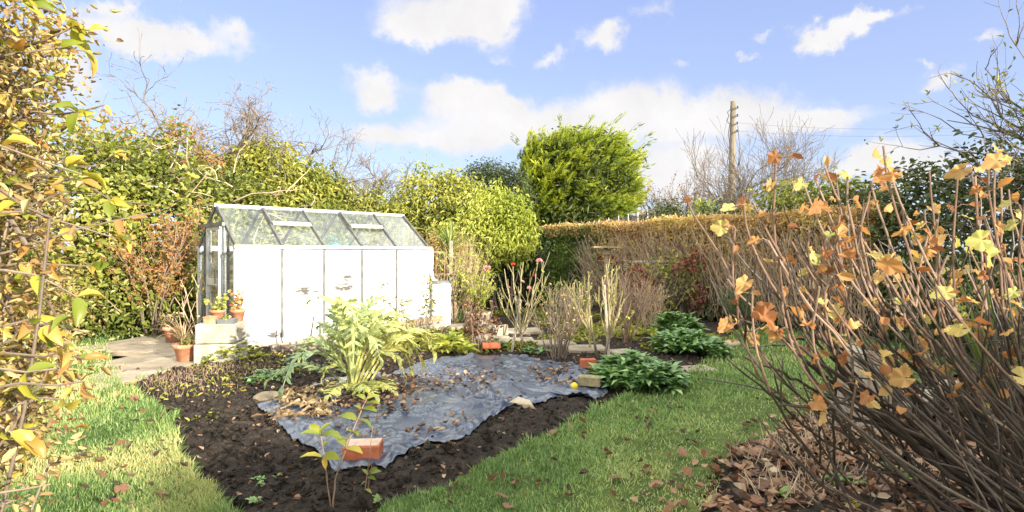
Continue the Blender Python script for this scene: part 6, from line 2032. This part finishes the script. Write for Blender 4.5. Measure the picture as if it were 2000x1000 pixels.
    for (p, r0) in ends:
        q = p[-6:] if len(p) > 8 else p
        my.tube(q + np.array([0, -.0006, 0]), taper(.0048, .0038, len(q)), 6, rng.random())
    # leaves: clusters at the shoot tips and odd ones lower
    C, D, Nn, Ls, rn = [], [], [], [], []
    def lf(p, d, n_, l, r_):
        C.append(p); D.append(d); Nn.append(n_); Ls.append(l); rn.append(r_)
    pet = my
    for (p, r0) in ends:
        m = rng.integers(1, 5) if rng.random() < .75 else 1
        for i in range(m):
            k = -1 - int(rng.integers(0, 3))
            a = rng.uniform(0, 6.28)
            hd_ = np.array([math.cos(a), math.sin(a) * .8, rng.uniform(-.2, .5)])
            st = p[k] + hd_ * rng.uniform(.015, .045)
            pet.tube([p[k], (p[k] + st) / 2 + [0, 0, .006], st], [.0016, .0014, .0012], 4, .5, cap=False)
            dv = nrm(hd_ * .8 + np.array([0, 0, rng.uniform(-.9, .15)]) + rng.normal(size=3) * .25)
            lf(st, dv, nrm(rng.normal(size=3) * .7 + np.array([0, -.5, .6])), rng.uniform(.04, .075), rng.random() ** 1.1)
    for (px, py, l, r_, d) in [(1712, 290, .075, .72, 2.1), (1722, 318, .07, .85, 2.12), (1757, 335, .085, .35, 2.08), (1890, 325, .085, .55, 1.95), (1960, 310, .09, .4, 1.9), (1775, 440, .08, .4, 2.1), (1925, 485, .10, .98, 1.9), (1930, 465, .085, .95, 1.95), (1480, 608, .10, .12, 1.95), (1510, 605, .09, .08, 1.98), (1425, 630, .07, .3, 2.0), (1462, 545, .085, .45, 2.05), (1520, 300, .06, .15, 2.25), (1540, 305, .06, .1, 2.25), (1570, 355, .07, .95, 2.3),
                               (1600, 390, .09, .2, 2.2), (1590, 400, .08, .25, 2.25), (1640, 700, .06, .1, 2.2), (1720, 690, .08, .75, 2.1), (1780, 735, .09, .5, 2.1), (1980, 730, .10, .8, 1.9), (1890, 640, .08, .85, 2.0), (1605, 805, .07, .6, 2.2), (1700, 770, .07, .15, 2.1), (1860, 570, .09, .9, 2.1), (1720, 510, .10, .3, 2.0), (1750, 500, .09, .75, 2.05)]:
        lf(P(px, py, d), nrm(np.array([rng.normal(), rng.normal() * .4, -.5])), nrm(np.array([rng.normal() * .4, -1, rng.normal() * .4 + .3])), l, r_)
    for i in range(70):
        q = P(rng.uniform(1560, 2000), rng.uniform(520, 800), rng.uniform(2.0, 2.9))
        lf(q, nrm(np.array([rng.normal(), rng.normal(), -.7])), nrm(rng.normal(size=3) + np.array([0, -.3, .4])), rng.uniform(.04, .075), rng.random())
    n = len(C); Ls = np.array(Ls) * .86
    my.build('young_shoots', M['redcane'], t)
    C, D, Nn, rn = (np.array(q) for q in (C, D, Nn, rn))
    cu = (rng.random(n) < .42) & (Ls < .066)
    ml = MB(); q = ~cu; m_ = int(q.sum()); stamp(ml, T_PALM, C[q], D[q], Nn[q], Ls[q], Ls[q] * rng.uniform(.5, 1.0, m_), Ls[q] * rng.uniform(1.2, 4.2, m_), rn[q])
    m_ = int(cu.sum()); stamp(ml, T_CURL, C[cu], D[cu], Nn[cu], Ls[cu] * 1.1, Ls[cu] * rng.uniform(.5, .9, m_), Ls[cu] * rng.uniform(.6, 1.3, m_), rn[cu] * .6)
    ml.build('leaves', M['autumn'], t, True)
    # a second, older bush behind it
    t2 = thing('currant_bush', 'second currant bush of grey upright stems farther back by the dark hedge', 'bush', (3.7, 3.6, 0))
    mb = MB(); tipz = []
    for i in range(80):
        b0 = np.array([3.7 + rng.normal() * .45, 3.7 + rng.normal() * .4, -.02])
        p = wander(b0, (-.35 + rng.normal() * .3, rng.normal() * .2, 1), rng.uniform(.9, 1.7), 11, rng, .07, .03)
        mb.tube(p, taper(rng.uniform(.007, .011), .003, 11), 5, rng.random()); tipz += [p[-1], p[-3], p[-5]]
    mb.build('canes', M['cane'], t2)
    tz = np.array(tipz)[rng.integers(0, len(tipz), 110)] + rng.normal(size=(110, 3)) * .03
    ml = MB(); l_ = rng.uniform(.05, .09, 110); stamp(ml, T_PALM, tz, nrm(rng.normal(size=(110, 3)) + [0, 0, -.6]), nrm(rng.normal(size=(110, 3)) + [0, -.4, .5]), l_, l_ * .9, l_ * rng.uniform(.5, 2, 110), rng.random(110)); ml.build('leaves', M['autumn'], t2)
currant()
# sword leaves behind the canes at the right edge
q = np.array([3.55, 4.1, 0]); t = thing('sword_plant', 'stiff green sword-leaved plant behind the canes at the right', 'plant', q); strap_plant(t, q, 44, 1.25, .05, 'strap', 110, .25, 'leaves', .5, rn=(.1, .7))

# ------------------------------------------------------------------ the shrub close on the left
def left_shrub():
    rng = np.random.default_rng(80)
    t = thing('privet_shrub', 'overgrown yellowing shrub filling the left edge close by', 'shrub', (-1.45, 1.3, 0))
    mb = MB(); A = []
    def clip(p):
        """keep a twig only as far as it stays in the body of the shrub"""
        edge = -.785 - .04 * np.sin(p[:, 2] * 5.0) - .16 * np.clip(1.15 - p[:, 2], 0, 1)
        ok = (p[:, 0] < edge * p[:, 1]) & (p[:, 1] > .62)
        k = len(p) if ok.all() else int(np.argmin(ok))
        return p[:k]
    for i in range(210):
        y0 = rng.uniform(1.0, 2.6)
        b0 = np.array([-.98 * y0 - .12 + rng.normal() * .16, y0, -.03])
        l = rng.uniform(.9, 2.4)
        p = clip(wander(b0, (rng.normal() * .16 + .05, rng.normal() * .2 - .04, 1), l, 14, rng, .09, .03))
        if len(p) < 5: continue
        n = len(p)
        mb.tube(p, taper(rng.uniform(.004, .0075), .0022, n), 6, rng.random()); A.append(p[3:])
        for _ in range(7):
            k = rng.integers(2, n)
            dv = nrm(np.array([rng.uniform(-.5, 1.0), rng.normal() * .7, rng.uniform(-.4, .5)]))
            p2 = clip(wander(p[k], dv, rng.uniform(.12, .38), 7, rng, .14, .02))
            if len(p2) < 3: continue
            mb.tube(p2, taper(.0032, .0015, len(p2)), 5, rng.random()); A.append(p2[1:])
    for i in range(70):
        y0 = rng.uniform(1.0, 1.9)
        p = clip(wander(np.array([-1.02 * y0 - .05 + rng.normal() * .12, y0, rng.uniform(1.2, 1.7)]), (rng.normal() * .3 + .1, rng.normal() * .3, 1), rng.uniform(.4, .9), 9, rng, .12, .02))
        if len(p) < 4: continue
        mb.tube(p, taper(.0045, .0018, len(p)), 5, rng.random()); A.append(p[1:]); A.append(p[1:])
    # sprays that stick out to the right
    SP = []
    for (px, py, d) in [(150, 40, 1.1), (165, 100, 1.15), (175, 60, 1.2), (205, 205, 1.2), (200, 240, 1.25), (225, 300, 1.3), (290, 400, 1.35), (310, 412, 1.3), (225, 465, 1.2), (255, 430, 1.3), (150, 580, 1.1), (165, 700, 1.05), (165, 745, 1.0), (140, 620, 1.1), (170, 650, 1.15), (180, 520, 1.3), (110, 720, 1.0), (185, 380, 1.2), (160, 340, 1.1), (60, 860, 1.0), (120, 780, 1.05)]:
        e = P(px, py, d); b0 = np.array([-1.02 * d - .1, d + rng.normal() * .1, e[2] - rng.uniform(-.1, .3)])
        p = bez(b0, (b0 + e) / 2 + np.array([0, 0, .06]), e, 9); p[1:-1] += rng.normal(size=(7, 3)) * .008
        mb.tube(p, taper(.0045, .0015, 9), 5, rng.random()); SP.append(p[3:])
    mb.build('stems', M['twig'], t)
    A = np.concatenate(A); SP = np.concatenate(SP)
    hi = (A[:, 2] > 1.02 - .20 * A[:, 1]) | (rng.random(len(A)) < .06)
    A = A[hi]
    n = 62000; k = rng.integers(0, len(A), n); C = A[k] + rng.normal(size=(n, 3)) * .05; C = C[(C[:, 1] > .7)]; n = len(C)
    Nn = nrm(rng.normal(size=(n, 3)) + [.4, -.5, .4]); D = nrm(np.cross(Nn, rdir(n, rng)) + np.array([.5, -.1, -.3]))
    s = rng.uniform(.012, .030, n)
    ml = MB(); stamp(ml, T_CURL, C, D, Nn, s, s * rng.uniform(.22, .45, n), s * .8, rng.random(n)); ml.build('dry_leaves', M['beige'], t, True)
    n = 5200; k = rng.integers(0, len(A), n); C = A[k] + rng.normal(size=(n, 3)) * .025
    m = 150; C = np.concatenate([C, SP[rng.integers(0, len(SP), m)]]); C = C[C[:, 1] > .95]; n = len(C)
    Nn = nrm(rng.normal(size=(n, 3)) * .7 + [.35, -.5, .5]); D = nrm(np.cross(Nn, rdir(n, rng)) * .8 + np.array([.6, -.1, -.25]))
    s = rng.uniform(.022, .055, n); s[-140:] *= 1.1
    ml = MB(); stamp(ml, T_OVAL, C, D, Nn, s, s * rng.uniform(.35, .5, n), s * rng.uniform(.6, 1.6, n), np.clip(rng.random(n) ** .9 * .95, 0, 1)); ml.build('leaves', M['golden'], t, True)
left_shrub()
